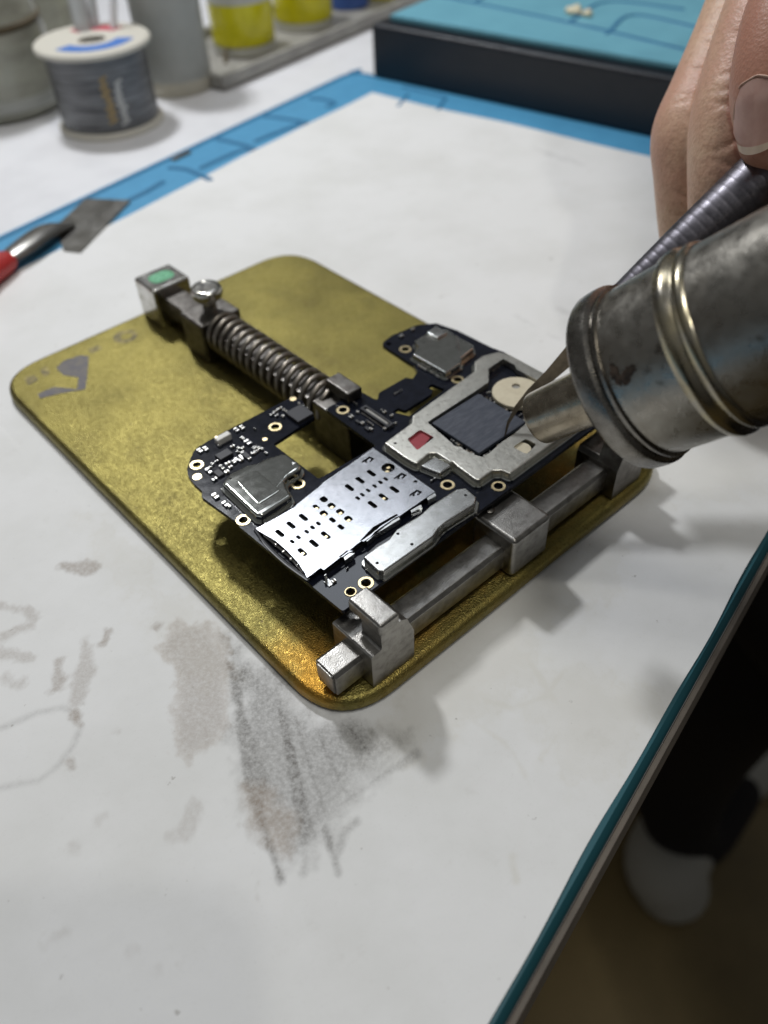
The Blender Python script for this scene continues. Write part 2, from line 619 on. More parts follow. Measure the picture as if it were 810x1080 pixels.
def line_dist(px_pts):
    P = np.array([at(*p, 0).to_2d() for p in px_pts])
    dmin = np.full(X.shape, 1e9)
    for a, b in zip(P[:-1], P[1:]):
        e = b - a
        t = np.clip(((X - a[0]) * e[0] + (Y - a[1]) * e[1]) / (e @ e + 1e-9), 0, 1)
        dmin = np.minimum(dmin, np.hypot(X - a[0] - t * e[0], Y - a[1] - t * e[1]))
    return dmin


def soft(d, w):
    return np.clip(.5 - d / (2 * w), 0, 1)


n_a, n_b, n_c = vnoise(X, Y, 1.3, 1), vnoise(X, Y, 4.5, 2), vnoise(X, Y, 12, 3)
wob = (n_a - .5) * .35 + (n_b - .5) * .22 + (n_c - .5) * .14 + (vnoise(X, Y, 22, 4) - .5) * .08
zs = lambda pts: [(120 + x / 2.132, 620 + y / 2.132) for x, y in pts]
zq = lambda pts: [(x / 2.077, 560 + y / 2.077) for x, y in pts]
Rm = np.zeros(X.shape); Gm = np.zeros(X.shape); Bm = np.zeros(X.shape)
d = poly_dist(zs([(255, 120), (350, 190), (470, 290), (560, 300), (640, 345), (600, 410), (505, 490), (430, 590), (390, 605), (325, 480), (272, 320)]))
O = at(*zs([(330, 60)])[0], 0)
ang = np.arctan2(Y - O.y, X - O.x)
rr = np.hypot(X - O.x, Y - O.y)
streak = vnoise(ang * 20, rr * .3, 1.0, 5) * .7 + vnoise(ang * 50, rr * .6, 1.0, 6) * .3
Rm = np.maximum(Rm, soft(d + wob * 1.2, .25) * np.clip((streak - .1) * 1.7, .68, 1) * np.clip(1.3 - rr / 10, .65, 1))
d = poly_dist(zs([(250, 150), (262, 250), (290, 420), (330, 540), (372, 668), (384, 660), (345, 530), (330, 480), (350, 430), (318, 320), (290, 200)]))
Rm = np.maximum(Rm, soft(d + wob * .3, .05) * .85)
d = poly_dist(zs([(300, 450), (345, 470), (395, 545), (385, 600), (350, 570), (320, 520)]))
Gm = np.maximum(Gm, soft(d + wob * .8, .12) * .5)
d = poly_dist(zs([(95, 130), (140, 75), (205, 85), (262, 130), (266, 300), (232, 335), (165, 390), (128, 372), (150, 200)]))
Gm = np.maximum(Gm, soft(d + wob * .9, .06) * .36)
Rm = np.maximum(Rm, soft(d + wob * .9 + .1, .15) * .30)
for pl, w, s in (([(475, 540), (490, 590), (505, 640)], .05, .8), ([(500, 590), (520, 545), (545, 525)], .05, .5), ([(490, 500), (560, 450), (680, 370)], .06, .5),
                 ([(440, 560), (425, 640)], .05, .4), ([(330, 250), (350, 330), (400, 520)], .07, .0)):
    dd = line_dist(zs(pl))
    Rm = np.maximum(Rm, soft(dd - w + wob * .25, .05) * s)
for pl, w, s in (([(140, 76), (200, 82)], .11, .7), ([(0, 160), (60, 172), (72, 190)], .13, .42), ([(15, 225), (65, 205)], .12, .42), ([(0, 268), (72, 278)], .12, .42),
                 ([(12, 320), (40, 340), (55, 325)], .12, .4), ([(127, 285), (122, 345)], .10, .62), ([(185, 240), (186, 300), (170, 370)], .10, .45), ([(236, 222), (226, 245)], .06, .7),
                 ([(350, 203), (342, 211)], .05, .6), ([(167, 402), (172, 418)], .05, .9), ([(152, 505), (155, 520)], .06, .5), ([(245, 440), (258, 440)], .07, .3),
                 ([(420, 610), (400, 660)], .08, .28), ([(280, 920), (296, 915)], .09, .2), ([(125, 890), (140, 880)], .12, .18), ([(155, 690), (165, 700)], .09, .2),
                 ([(215, 630), (228, 625)], .09, .2), ([(370, 668), (385, 664)], .08, .22), ([(560, 780), (566, 810)], .07, .4), ([(345, 955), (350, 960)], .09, .16)):
    dd = line_dist(zq(pl))
    Gm = np.maximum(Gm, soft(dd - w + wob * .5, .05) * s * .6)
    Rm = np.maximum(Rm, soft(dd - w + wob * .5, .05) * s * .6)
dd = line_dist(zq([(-20, 440), (30, 420), (80, 398), (135, 386), (165, 395), (178, 425), (160, 470), (125, 515), (85, 545), (0, 562)]))
Rm = np.maximum(Rm, soft(dd - .02 + wob * .12, .06) * .42)
# yellowish patches and tide lines right of the plate
for pl, s in (([(430, 700), (560, 610), (640, 560), (650, 610), (560, 690), (500, 760), (430, 790), (380, 800)], .5), ([(610, 690), (700, 735), (660, 800), (600, 830), (560, 740)], .35),
              ([(90, 545), (220, 650), (250, 720), (180, 690)], .35), ([(640, 520), (720, 470), (810, 450), (810, 520), (700, 540)], .3)):
    dd = poly_dist(pl)
    Bm = np.maximum(Bm, soft(dd + wob * 1.6, .35) * s + soft(np.abs(dd + wob * 1.6) - .02, .04) * .25)
for pl in ([(505, 720), (510, 738), (540, 746), (575, 735), (600, 700)], [(470, 770), (500, 760), (540, 790), (560, 830)], [(560, 700), (600, 760), (570, 800)], [(540, 905), (545, 930)]):
    dd = line_dist(pl)
    Bm = np.maximum(Bm, soft(dd - .03 + wob * .35, .05) * .55)
for cx_, cy_ in ((556, 338), (580, 352), (600, 330), (575, 160), (590, 165), (608, 170)):
    dd = line_dist([(cx_ - 12, cy_ - 5), (cx_ + 8, cy_ + 5)])
    Rm = np.maximum(Rm, soft(dd - .02 + wob * .5, .08) * .25)

me = bpy.data.meshes.new('paper_sheet')
co = np.stack([X, Y, Zp], -1).reshape(-1, 3)
idx = np.arange(NU * NV).reshape(NU, NV)
q = np.stack([idx[:-1, :-1], idx[1:, :-1], idx[1:, 1:], idx[:-1, 1:]], -1).reshape(-1, 4)
me.vertices.add(len(co)); me.vertices.foreach_set('co', co.ravel().astype(np.float32))
me.loops.add(q.size); me.loops.foreach_set('vertex_index', q.ravel().astype(np.int32))
me.polygons.add(len(q)); me.polygons.foreach_set('loop_start', np.arange(0, q.size, 4, dtype=np.int32))
me.update(calc_edges=True)
at_ = me.attributes.new('stain_tint', 'FLOAT_COLOR', 'POINT')
rgba = np.stack([Rm, Gm, Bm, np.ones_like(Rm)], -1).reshape(-1).astype(np.float32)
at_.data.foreach_set('color', rgba)
me.materials.append(M_paper)
finish(me, 60)
po = bpy.data.objects.new('paper_sheet', me)
COL.objects.link(po)
tag(po, 'large white paper sheet with grey and brown smudges, spread over the blue mat', 'paper')

# ================================================================ BRASS BOARD HOLDER
W, LN = 8.985, 12.8
PZ = .30                                       # top of the plate
H = thing('board_holder', 'brass plate circuit board holder with steel rail, clamp blocks and spring', 'board holder', (W / 2, LN / 2, 0))
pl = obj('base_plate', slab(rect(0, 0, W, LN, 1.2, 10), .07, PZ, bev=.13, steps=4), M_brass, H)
za = zoom(0, 250, 4.05)
bm = bmesh.new()
for pts, zz in (([(160, 670), (230, 640), (330, 650), (335, 600), (270, 590), (240, 560), (270, 530), (345, 505), (380, 510), (372, 600), (365, 650), (250, 670), (170, 690)], PZ),):
    add_slab(bm, fillet(za(pts, zz), .04, 2), PZ + .001, PZ + .004)
obj('scuff', bm, M_scuff, pl)
bm = bmesh.new()
c = za([(535, 425)], PZ)[0]
add_slab(bm, circ(c.x, c.y, .30, 24, .30), PZ + .001, PZ + .0035, holes=[circ(c.x + .03, c.y - .02, .15, 16)])
obj('scuff', bm, M_scuff_dark, pl)
for pts in ([(100, 600), (150, 590), (165, 610), (120, 635)], [(170, 570), (200, 550), (215, 580), (190, 600)], [(375, 480), (420, 462), (440, 475), (390, 500)]):
    obj('scuff', slab(fillet(za(pts, PZ), .05, 2), PZ + .001, PZ + .0035), M_scuff_dark, pl)
for x, y in ((1, 1), (W - 1, 1), (W - 1, LN - 1), (1, LN - 1)):
    obj('foot', lathe(Vector((x, y, -.004)), Vector((0, 0, 1)), [(0, .35), (.075, .35)], 20), M_black, H)

# rail along the front edge: square bar with planed corners
bm = bmesh.new()
prof = fillet([(.36, .42), (.82, .42), (.86, .55), (.86, .88), (.80, .93), (.42, .93), (.36, .86)], .03, 3)
fr = Matrix(((0, 0, 1, 0), (1, 0, 0, 0), (0, 1, 0, 0), (0, 0, 0, 1)))
add_slab(bm, prof, .31, 8.6, frame=fr, bev=.05)
add_slab(bm, offset(ccw(prof), .05), .28, .315, frame=fr)
obj('rail', bm, M_steel, H)


def jaw(mirror):
    bm = bmesh.new()
    X_ = (lambda x: x) if not mirror else (lambda x: 8.8 - x)
    P = lambda pts: [(X_(x), z) for x, z in pts]
    f2 = Matrix(((1, 0, 0, 0), (0, 0, 1, 0), (0, 1, 0, 0), (0, 0, 0, 1)))   # profile in xz, extruded along y
    add_slab(bm, fillet(P([(.86, .302), (1.76, .302), (1.76, 1.02), (1.62, 1.42), (1.50, 1.50), (1.08, 1.50), (1.08, 1.13), (.86, 1.13)]), .05, 4), .14, .62, frame=f2, bev=.03)
    add_slab(bm, fillet(P([(.86, .302), (1.76, .302), (1.76, 1.02), (1.70, 1.13), (.86, 1.13)]), .04, 4), .60, 1.08, frame=f2)
    a, b = sorted((X_(1.06), X_(1.47)))
    add_box(bm, a, b, .13, .90, 1.46, 1.72, .055, 3)
    return bm


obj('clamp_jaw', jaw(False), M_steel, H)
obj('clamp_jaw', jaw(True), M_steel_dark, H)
bm = bmesh.new()
add_box(bm, 4.15, 5.14, .15, 1.14, .303, 1.235, .09, 4)
obj('slide_block', bm, M_steel, H)
obj('screw_stub', lathe(Vector((4.42, .98, 1.2)), Vector((0, 0, 1)), [(0, .09), (.07, .09), (.09, .05)], 14), M_steel_dark, H)

# column running back along the middle
bm = bmesh.new()
add_box(bm, 4.22, 4.80, 4.6, 11.8, .62, 1.14, .04, 2)
obj('column_bar', bm, M_steel_dark, H)
eb = obj('end_block', box(4.0, 5.04, 11.66, 12.62, .303, 1.38, .07, 4), M_chrome, H)
bm = slab(rect(4.10, 11.76, 4.94, 12.52, .12), 1.381, 1.386)
obj('sticker', bm, M_chrome, eb)
bm = slab(fillet([(4.2, 11.9), (4.84, 11.9), (4.84, 12.38), (4.2, 12.38)], .24, 8), 1.387, 1.391)
gs = obj('sticker', bm, M_greenlab, eb)
bm = bmesh.new()
for y0, segs in ((12.02, ((4.32, 4.42), (4.46, 4.52), (4.57, 4.72))), (12.14, ((4.28, 4.34), (4.39, 4.55), (4.6, 4.76))), (12.26, ((4.34, 4.5), (4.54, 4.7)))):
    for a, b in segs:
        add_slab(bm, rect(a, y0, b, y0 + .05), 1.3915, 1.393)
obj('print', bm, M_palegreen, eb)
bm = box(3.99, 5.10, 9.57, 10.5, .303, 1.33, .06, 3)
obj('spring_block', bm, M_steel_dark, H)
obj('thumb_screw', lathe(Vector((4.55, 10.0, 1.32)), Vector((0, 0, 1)), [(0, .17), (.32, .17), (.34, .26), (.38, .33), (.46, .365), (.56, .365), (.62, .345), (.645, .31), (.65, .27), (.635, .25)], 32), M_chrome, H)
bm = bmesh.new()
n_c_, turns = 20, 15.5
ctrl = []
for i in range(int(turns * 14) + 1):
    t = i / (turns * 14)
    a = 2 * math.pi * turns * t
    tt = min(1, max(0, t))
    y = 9.55 - (9.55 - 5.42) * (tt * .92 + .08 * tt * tt)
    ctrl.append((Vector((4.51 + .44 * math.cos(a), y, 1.0 + .44 * math.sin(a))), .064))
add_tube(bm, ctrl, 8, 1)
obj('spring', bm, M_spring, H, 60)
bm = bmesh.new()
add_box(bm, 4.06, 4.88, 4.42, 5.58, .303, 1.362, .04, 3)
add_box(bm, 4.46, 4.79, 5.12, 5.54, 1.33, 1.60, .02, 2)
add_box(bm, 4.44, 4.81, 4.83, 5.56, 1.466, 1.71, .035, 3)
obj('moving_jaw', bm, M_steel_dark, H)

# ================================================================ CIRCUIT BOARD
BT, BB = 1.45, 1.37
B = thing('circuit_board', 'dark blue phone circuit board with silver shield cans, clamped above the brass plate', 'circuit board', (4.2, 3, BT))
z1 = zoom(185, 410, 5.0625); z2 = zoom(280, 410, 5.0625); z3 = zoom(390, 330, 5.0625); z4 = zoom(340, 340, 4.5)
z5 = zoom(430, 370, 5.0625); z6 = zoom(460, 440, 5.786); z7 = zoom(260, 460, 4.05); z8 = zoom(380, 460, 4.5); z9 = zoom(330, 540, 6.75)
zA = zoom(185, 430, 9.0); zB = zoom(250, 400, 8.1); zC = zoom(360, 400, 8.1); zD = zoom(400, 330, 8.1); zP = zoom(0, 0, 1.0)
out = [Vector((.98, .93))]
out += z1([(345, 740), (330, 715)], BT)
out += z1([(140, 578), (142, 545), (100, 510), (68, 468), (62, 430), (78, 378), (97, 335), (120, 312), (220, 252), (420, 148), (610, 50), (650, 48), (690, 75)], BT)
out += [Vector((3.82, 5.58)), Vector((3.72, 5.02))]
out += [Vector((2.62, 4.93)), Vector((2.63, 3.56)), Vector((3.99, 3.52)), Vector((4.02, 5.06)), Vector((4.78, 5.06))]
out += z4([(185, 330), (262, 372), (268, 335), (395, 262), (430, 268), (450, 235), (432, 205), (285, 108), (290, 92), (330, 62), (450, 12), (540, 4), (640, 38), (800, 118)], BT)
out += [Vector((8.0, 3.9)), Vector((7.98, 1.0))]
holes = []
ring_px = [(290.3, 450.5), (314.4, 510.7), (256.7, 548.7), (207.7, 490.6), (361.6, 432.7), (427.5, 368.5), (482.8, 400.7), (472, 511.7), (525.7, 513), (386, 615), (369.7, 624.4)]
rings = [at(*p, BT) for p in ring_px]
for r in rings:
    holes.append(circ(r.x, r.y, .075, 16))
for p in ((410, 362.6), (207, 503)):
    r = at(*p, BT)
    holes.append(circ(r.x, r.y, .06, 14))
slot = z3([(118, 528), (152, 508), (188, 522), (330, 432), (336, 412), (308, 398), (330, 378), (402, 408)], BT) + z3([(212, 552)], BT)
holes.append(fillet(slot, .03, 3))
pcb = obj('board', slab(fillet(out, .05, 3), BB, BT, holes=holes), M_pcb, B)
bm = bmesh.new()
for i, r in enumerate(rings):
    o_, i_ = (.135, .085) if i != 10 else (.10, .08)
    add_slab(bm, circ(r.x, r.y, o_, 28), BT, BT + .012, holes=[circ(r.x, r.y, i_, 20)], bev=.006, steps=1)
    if i < 1:
        pass
for r, i in ((r, i) for i, r in enumerate(rings)):
    pass
bm.free()
for i, r in enumerate(rings):
    o_, i_ = (.135, .085) if i != 10 else (.10, .08)
    obj('screw_ring', slab(circ(r.x, r.y, o_, 28), BT, BT + .012, holes=[circ(r.x, r.y, i_, 20)], bev=.006, steps=1), M_gold, B)
for p, r_ in (((279.4, 463.3), .05), ((309, 420.9), .07), ((208, 503), .085)):
    c = at(*p, BT)
    obj('pad', slab(circ(c.x, c.y, r_, 18), BT, BT + .006), M_gold, B)

# --- tray reader
SZ = 1.60


def longslot(c, ly, lx):
    return fillet([(c.x - lx / 2, c.y - ly / 2), (c.x + lx / 2, c.y - ly / 2), (c.x + lx / 2, c.y + ly / 2), (c.x - lx / 2, c.y + ly / 2)], lx * .45, 3)


so = z7([(40, 395), (120, 352), (205, 303), (222, 286), (310, 216), (330, 196), (445, 118), (540, 50), (805, 236), (655, 340), (640, 345), (470, 462), (452, 478), (330, 572), (316, 562), (258, 606), (250, 586), (220, 540), (170, 486), (122, 445), (62, 410)], SZ)
hs = []
for x, y in ((142, 415), (190, 380), (243, 347), (440, 220), (485, 188), (533, 158), (238, 495), (288, 458), (338, 423), (538, 292), (585, 260), (632, 228)):
    hs.append(longslot(z7([(x, y)], SZ)[0], .21, .085))
for x, y in ((297, 303), (330, 330), (363, 297), (400, 323), (367, 358), (403, 388), (330, 270), (435, 353)):
    hs.append(longslot(z7([(x, y)], SZ)[0], .14 if x not in (330, 435, 363, 400) else .15, .08 if x not in (330, 435, 363, 400) else .12))
for x, y in ((195, 450), (222, 432), (257, 408), (282, 390), (307, 373), (475, 265), (495, 250), (520, 232), (547, 213), (572, 197), (595, 183)):
    hs.append(longslot(z7([(x, y)], SZ)[0], .10, .06))
for dx, dy in ((0, 0), (138, 70), (203, 142)):
    hs.append(z7([(490 + dx, 110 + dy), (525 + dx, 86 + dy), (548 + dx, 96 + dy), (530 + dx, 112 + dy), (524 + dx, 108 + dy), (534 + dx, 99 + dy), (526 + dx, 95 + dy), (512 + dx, 106 + dy), (518 + dx, 110 + dy), (508 + dx, 116 + dy), (505 + dx, 107 + dy), (496 + dx, 114 + dy)], SZ))
c = z7([(605, 135)], SZ)[0]
hs.append(circ(c.x, c.y, .125, 20))
c5 = z7([(722, 193)], SZ)[0]
hs.append(circ(c5.x, c5.y, .035, 12))
hs.append(z7([(484, 446), (505, 425), (540, 388), (562, 376), (640, 332), (648, 338), (575, 382), (553, 402), (530, 430), (500, 450)], SZ))
hs.append(z7([(390, 518), (428, 488), (455, 490), (430, 500), (410, 515)], SZ))
T = obj('tray_reader', slab(fillet(so, .015, 2), SZ - .03, SZ, holes=hs), M_sim, B)
# folded side walls under the lid
def wall(pts, z0, z1, w):
    bm = bmesh.new()
    for a, b in zip(pts, pts[1:]):
        e = (b - a).normalized()
        n = Vector((-e.y, e.x)) * w
        add_slab(bm, [a, b, b + n, a + n], z0, z1)
    return bm


w1 = z7([(44, 393), (205, 303), (222, 286), (330, 196), (540, 52), (800, 234)], SZ)
obj('side_wall', wall(w1, BT + .001, SZ - .031, -.03), M_can_dull, T)
w2 = z7([(655, 338), (470, 460), (330, 570)], SZ)
obj('side_wall', wall([w2[0] + Vector((.03, 0))] + w2[1:], BT + .001, SZ - .031, -.03), M_steel_dark, T)
inner = z7([(75, 392), (222, 296), (535, 66), (780, 232), (640, 340), (330, 548), (268, 560), (215, 505), (150, 440)], SZ)
obj('inner_tray', slab(inner, BT + .001, BT + .075), M_black, T)
bm = bmesh.new()
for x, y in ((297, 303), (330, 330), (363, 297), (400, 323), (435, 353), (605, 128), (600, 145), (338, 423), (238, 495), (585, 260)):
    p = z7([(x, y)], SZ)[0]
    obj('contact', box(p.x - .05, p.x + .03, p.y - .05, p.y + .02, BT + .076, BT + .13, .01, 1), M_gold, T)
bm = bmesh.new()
lip = z7([(40, 405), (90, 470), (170, 545), (262, 612)], BT)
add_tube(bm, [(Vector((p.x, p.y, BT + .015)), .036) for p in lip], 8, 6)
obj('lip', bm, M_sim, T)
bar_ = z7([(78, 422), (125, 462), (185, 515), (240, 575)], BT + .06)
obj('slot_bar', tube([(Vector((p.x, p.y, BT + .05)), .028) for p in bar_], 8, 6), M_steel, T)
for f_ in (.15, .35, .55, .75, .92):
    p = bar_[0].lerp(bar_[-1], f_)
    obj('contact', box(p.x - .03, p.x + .12, p.y + .02, p.y + .06, BT + .076, BT + .11, .01, 1), M_steel, T)
bm = bmesh.new()
for pts in ([(505, 440), (548, 402), (575, 388), (650, 345), (656, 352), (580, 398), (555, 412), (515, 448)], [(415, 515), (440, 497), (462, 498), (420, 528)], [(700, 315), (745, 290), (750, 300), (705, 325)], [(770, 262), (805, 240), (810, 252), (775, 272)]):
    obj('latch', slab(z7(pts, SZ), BT + .02, SZ - .012), M_can, T)
p = z7([(342, 620)], BT)[0]
bm = bmesh.new()
add_box(bm, p.x - .05, p.x + .05, p.y - .13, p.y + .02, BT, BT + .02, .005, 1)
add_box(bm, p.x - .03, p.x + .03, p.y - .0, p.y + .03, BT, BT + .15, .01, 1)
obj('spring_tab', bm, M_can, T)


# --- shield cans
def can(name, pts, ztop, m, r=.05, bev=.035, skirt=.05, holes=(), parent=None):
    f = fillet(pts, r, 4)
    o = obj(name, slab(f, BT + .001, ztop, holes=holes, bev=bev), m, parent or B)
    if skirt:
        obj('can_frame', slab(offset(f, -skirt), BT + .0005, BT + .045, bev=.012, steps=1), M_can_dull, o)
    return o


LZ = 1.64
lc = can('shield_can', z8([(12, 572), (80, 520), (135, 488), (172, 440), (285, 372), (330, 330), (455, 250), (500, 244), (552, 288), (545, 322), (400, 415), (372, 440), (345, 478), (112, 642), (84, 640)], LZ), LZ, M_can, r=.05, bev=.028)
for x, y in ((500, 280), (178, 463), (245, 513), (80, 602)):
    p = z8([(x, y)], LZ)[0]
    obj('dimple', slab(circ(p.x, p.y, .028, 12), LZ - .002, LZ + .0015), M_hole, lc)
LC = 1.65
c1 = can('shield_can', z1([(248, 502), (292, 450), (380, 405), (440, 395), (470, 375), (570, 345), (600, 350), (672, 408), (664, 430), (600, 468), (582, 492), (590, 522), (622, 572), (462, 677), (428, 672)], LC), LC, M_can_dull, r=.07, bev=.05)
obj('pressed_panel', slab(fillet(z1([(318, 487), (432, 437), (562, 545), (442, 622)], LC), .06, 4), LC - .005, LC + .014, bev=.016), M_can_dull, c1)
p = z1([(292, 480)], LC)[0]
obj('dimple', slab(circ(p.x, p.y, .022, 12), LC - .002, LC + .0015), M_hole, c1)
p = z1([(632, 400)], LC)[0]
obj('dimple', slab(fillet([(p.x - .05, p.y - .02), (p.x + .05, p.y - .02), (p.x, p.y + .06)], .01, 2), LC - .002, LC + .006, bev=.004, steps=1), M_can, c1)
DC = 1.62
c2_ = can('shield_can', zD([(282, 352), (335, 285), (298, 238), (380, 192), (470, 128), (590, 140), (655, 192), (800, 268), (808, 302), (705, 382), (692, 432), (565, 516)], DC), DC, M_can_dull, r=.04, bev=.04)
obj('pressed_panel', slab(fillet(zD([(405, 180), (490, 122), (582, 185), (495, 232)], DC), .03, 3), DC - .004, DC + .05, bev=.03), M_can, c2_)
for x, y in ((380, 250), (663, 288)):
    p = zD([(x, y)], DC)[0]
    obj('dimple', slab(circ(p.x, p.y, .022, 12), DC - .002, DC + .0015), M_hole, c2_)
obj('seam', slab(fillet(zD([(655, 195), (668, 192), (690, 290), (700, 345), (690, 350), (665, 290)], DC), .01, 2), DC - .002, DC + .003), M_steel_dark, c2_)

# --- large shield frame round the main chip
FZ = 1.62
fo = zP([(405, 467), (434, 445.7), (435, 438), (500.6, 391), (500.6, 381), (508.5, 375), (526, 370.5), (534, 372.5)], FZ) + [Vector((7.83, 3.66)), Vector((7.83, 1.15))]
fo += z6([(452, 347), (402, 325), (345, 326), (268, 382), (240, 382), (130, 300), (95, 268)], FZ) + zP([(475.4, 488), (460, 477.8), (453, 477.8), (439.5, 489.5), (429, 484)], FZ)
win = z5([(108, 384), (112, 376), (362, 214), (432, 165), (430, 96), (510, 42), (575, 78), (580, 97)], FZ) + [Vector((7.54, 3.16)), Vector((7.54, 2.0)), Vector((6.55, 1.92))]
win += z5([(625, 395), (560, 450), (515, 478), (430, 550), (400, 568), (372, 560), (300, 528), (282, 512), (250, 508), (232, 490)], FZ)
redw = fillet(z5([(-2, 472), (66, 420), (142, 462), (50, 532)], FZ), .04, 3)
tanw = fillet(z6([(468, 182), (545, 130), (612, 166), (552, 226)], FZ), .05, 3)
dot = zC([(460, 546)], FZ)[0]
fh = [fillet(win, .04, 3), redw, tanw]
fo = fillet(fo, .06, 4)
sf = obj('shield_frame', slab(fo, BT + .001, FZ, holes=fh, bev=.03), M_frame, B)
obj('can_frame', slab(offset(fo, -.06), BT + .0005, BT + .05, bev=.012, steps=1, holes=fh), M_can_dull, sf)
obj('dimple', slab(circ(dot.x, dot.y, .03, 12), FZ - .002, FZ + .0015), M_hole, sf)
obj('red_label', slab(z5([(-12, 470), (40, 415), (120, 462), (55, 545)], FZ - .05), FZ - .1, FZ - .05), M_red, B)
c = z6([(528, 188)], FZ - .04)[0]
obj('thermal_pad', slab(circ(c.x - .02, c.y, .17, 24), BT + .052, FZ - .04), M_beige, B)
# main chip
chip = z5([(128, 386), (370, 228), (628, 370), (390, 550)], 1.57)
cc = sum(chip, Vector((0, 0))) / 4
x0 = (chip[0].x + chip[3].x) / 2; x1 = (chip[1].x + chip[2].x) / 2
y0 = (chip[2].y + chip[3].y) / 2; y1 = (chip[0].y + chip[1].y) / 2
MC = obj('main_chip', slab(rect(x0, y0, x1, y1, .015, 2), BT + .055, 1.57, bev=.008, steps=1), M_chip, B)
# pad on the covered part
c = z5([(585, 218)], 1.58)[0]
d0 = z5([(578, 188)], 1.58)[0]
obj('thermal_pad', slab(circ(c.x, c.y, .50, 48), BT + .05, 1.58, holes=[circ(d0.x, d0.y, .085, 18)], bev=.015), M_beige, B)
obj('backing', slab(circ(c.x, c.y, .3, 24), BT + .052, 1.54), M_tray, B)
# solder specks round the chip
for k_ in range(46):
    t = random.random()
    e = random.choice((0, 1, 2, 3))
    if e == 0: x, y = x0 + t * (x1 - x0), y0 - .06 - random.random() * .03
    elif e == 1: x, y = x0 - .05 - random.random() * .02, y0 + t * (y1 - y0) * .6
    elif e == 2: x, y = x1 + .045 + random.random() * .02, y0 + t * (y1 - y0)
    else: x, y = x1 + .16 + random.random() * .5, y1 - .05 - random.random() * .12
    s = .012 + random.random() * .018
    obj('solder_joint', box(x - s, x + s, y - s * .8, y + s * .8, BT + .048, BT + .085, .006, 1), random.choice((M_solder, M_solder, M_ceramic)), B)
sc = can('shield_can', z5([(62, 612), (145, 562), (238, 610), (172, 655)], 1.585), 1.585, M_can, r=.05, bev=.03, skirt=.04)


# --- small chips, connectors and passives
def chipbox(name, pts, ztop, m, parent=None):
    P = pts
    xa, xb = min(p.x for p in P), max(p.x for p in P)
    a = (P[0].x + P[3].x) / 2; b = (P[1].x + P[2].x) / 2
    c_ = (P[2].y + P[3].y) / 2; d_ = (P[0].y + P[1].y) / 2
    return obj(name, slab(rect(min(a, b), min(c_, d_), max(a, b), max(c_, d_), .01, 2), BT, ztop, bev=.01, steps=1), m, parent or B)


chipbox('chip', zB([(438, 268), (545, 205), (648, 285), (500, 385)], 1.53), 1.53, M_chipbody)
chipbox('chip', zA([(368, 462), (475, 375), (552, 422), (440, 490)], 1.52), 1.52, M_chipbody)
chipbox('chip', z1([(200, 440), (235, 425), (262, 455), (225, 472)], 1.50), 1.50, M_chipbody)
chipbox('chip', zC([(120, 345), (140, 335), (165, 365), (140, 382)], 1.49), 1.49, M_chipbody)
chipbox('chip', zC([(200, 405), (225, 392), (250, 425), (222, 445)], 1.49), 1.49, M_chipbody)
chipbox('chip', zA([(610, 440), (650, 410), (720, 450), (680, 480)], 1.49), 1.49, M_chipbody)
# board-to-board connector
q4 = zC([(155, 246), (204, 216), (456, 372), (402, 412)], 1.53)
xa = (q4[0].x + q4[3].x) / 2; xb = (q4[1].x + q4[2].x) / 2; ya = (q4[2].y + q4[3].y) / 2; yb = (q4[0].y + q4[1].y) / 2
cn = obj('connector', slab(rect(xa, ya, xb, yb, .02, 3), BT, 1.53, holes=[rect(xa + .05, ya + .06, xb - .05, yb - .06, .01, 2)], bev=.01, steps=1), M_chipbody, B)
obj('contact_bar', slab(rect((xa + xb) / 2 - .035, ya + .1, (xa + xb) / 2 + .035, yb - .1, .01, 2), BT, 1.515, bev=.01, steps=1), M_tray, cn)
bm = bmesh.new()
for i in range(17):
    y = ya + .08 + (yb - ya - .16) * i / 16
    for x in (xa - .03, xb + .005):
        add_box(bm, x, x + .025, y - .012, y + .012, BT, BT + .02)
obj('contact', bm, M_steel_dark, cn)
# side button on the left lobe
q4 = zA([(375, 288), (510, 222), (525, 250), (392, 315)], 1.58)
pa, pb = (q4[0] + q4[3]) / 2, (q4[1] + q4[2]) / 2
sbn = obj('side_button', slab(rect(pa.x, pa.y - .06, pb.x, pa.y + .07, .01, 2), BT, 1.58, bev=.012, steps=1), M_white_sm, B)
obj('plunger', box(pa.x + .03, pa.x + .13, pa.y + .06, pa.y + .16, BT + .03, BT + .1, .03, 2), M_gold, sbn)
obj('solder_joint', box(pa.x - .03, pa.x + .05, pa.y - .11, pa.y - .05, BT, BT + .05, .01, 1), M_solder, sbn)


def passive(p, lx, ly, h=.045, m=None):
    """tiny capacitor with two bright ends"""
    m = m or random.choice((M_ceramic, M_ceramic, M_chipbody))
    o = obj('capacitor', box(p.x - lx / 2, p.x + lx / 2, p.y - ly / 2, p.y + ly / 2, BT, BT + h, .004, 1), m, B)
    for sg in (-1, 1):
        if lx >= ly:
            e_ = (p.x + sg * lx * .36 - lx * .17, p.x + sg * lx * .36 + lx * .17, p.y - ly * .54, p.y + ly * .54)
        else:
            e_ = (p.x - lx * .54, p.x + lx * .54, p.y + sg * ly * .36 - ly * .17, p.y + sg * ly * .36 + ly * .17)
        obj('terminal', box(*e_, BT, BT + h + .004, .004, 1), M_solder, o)


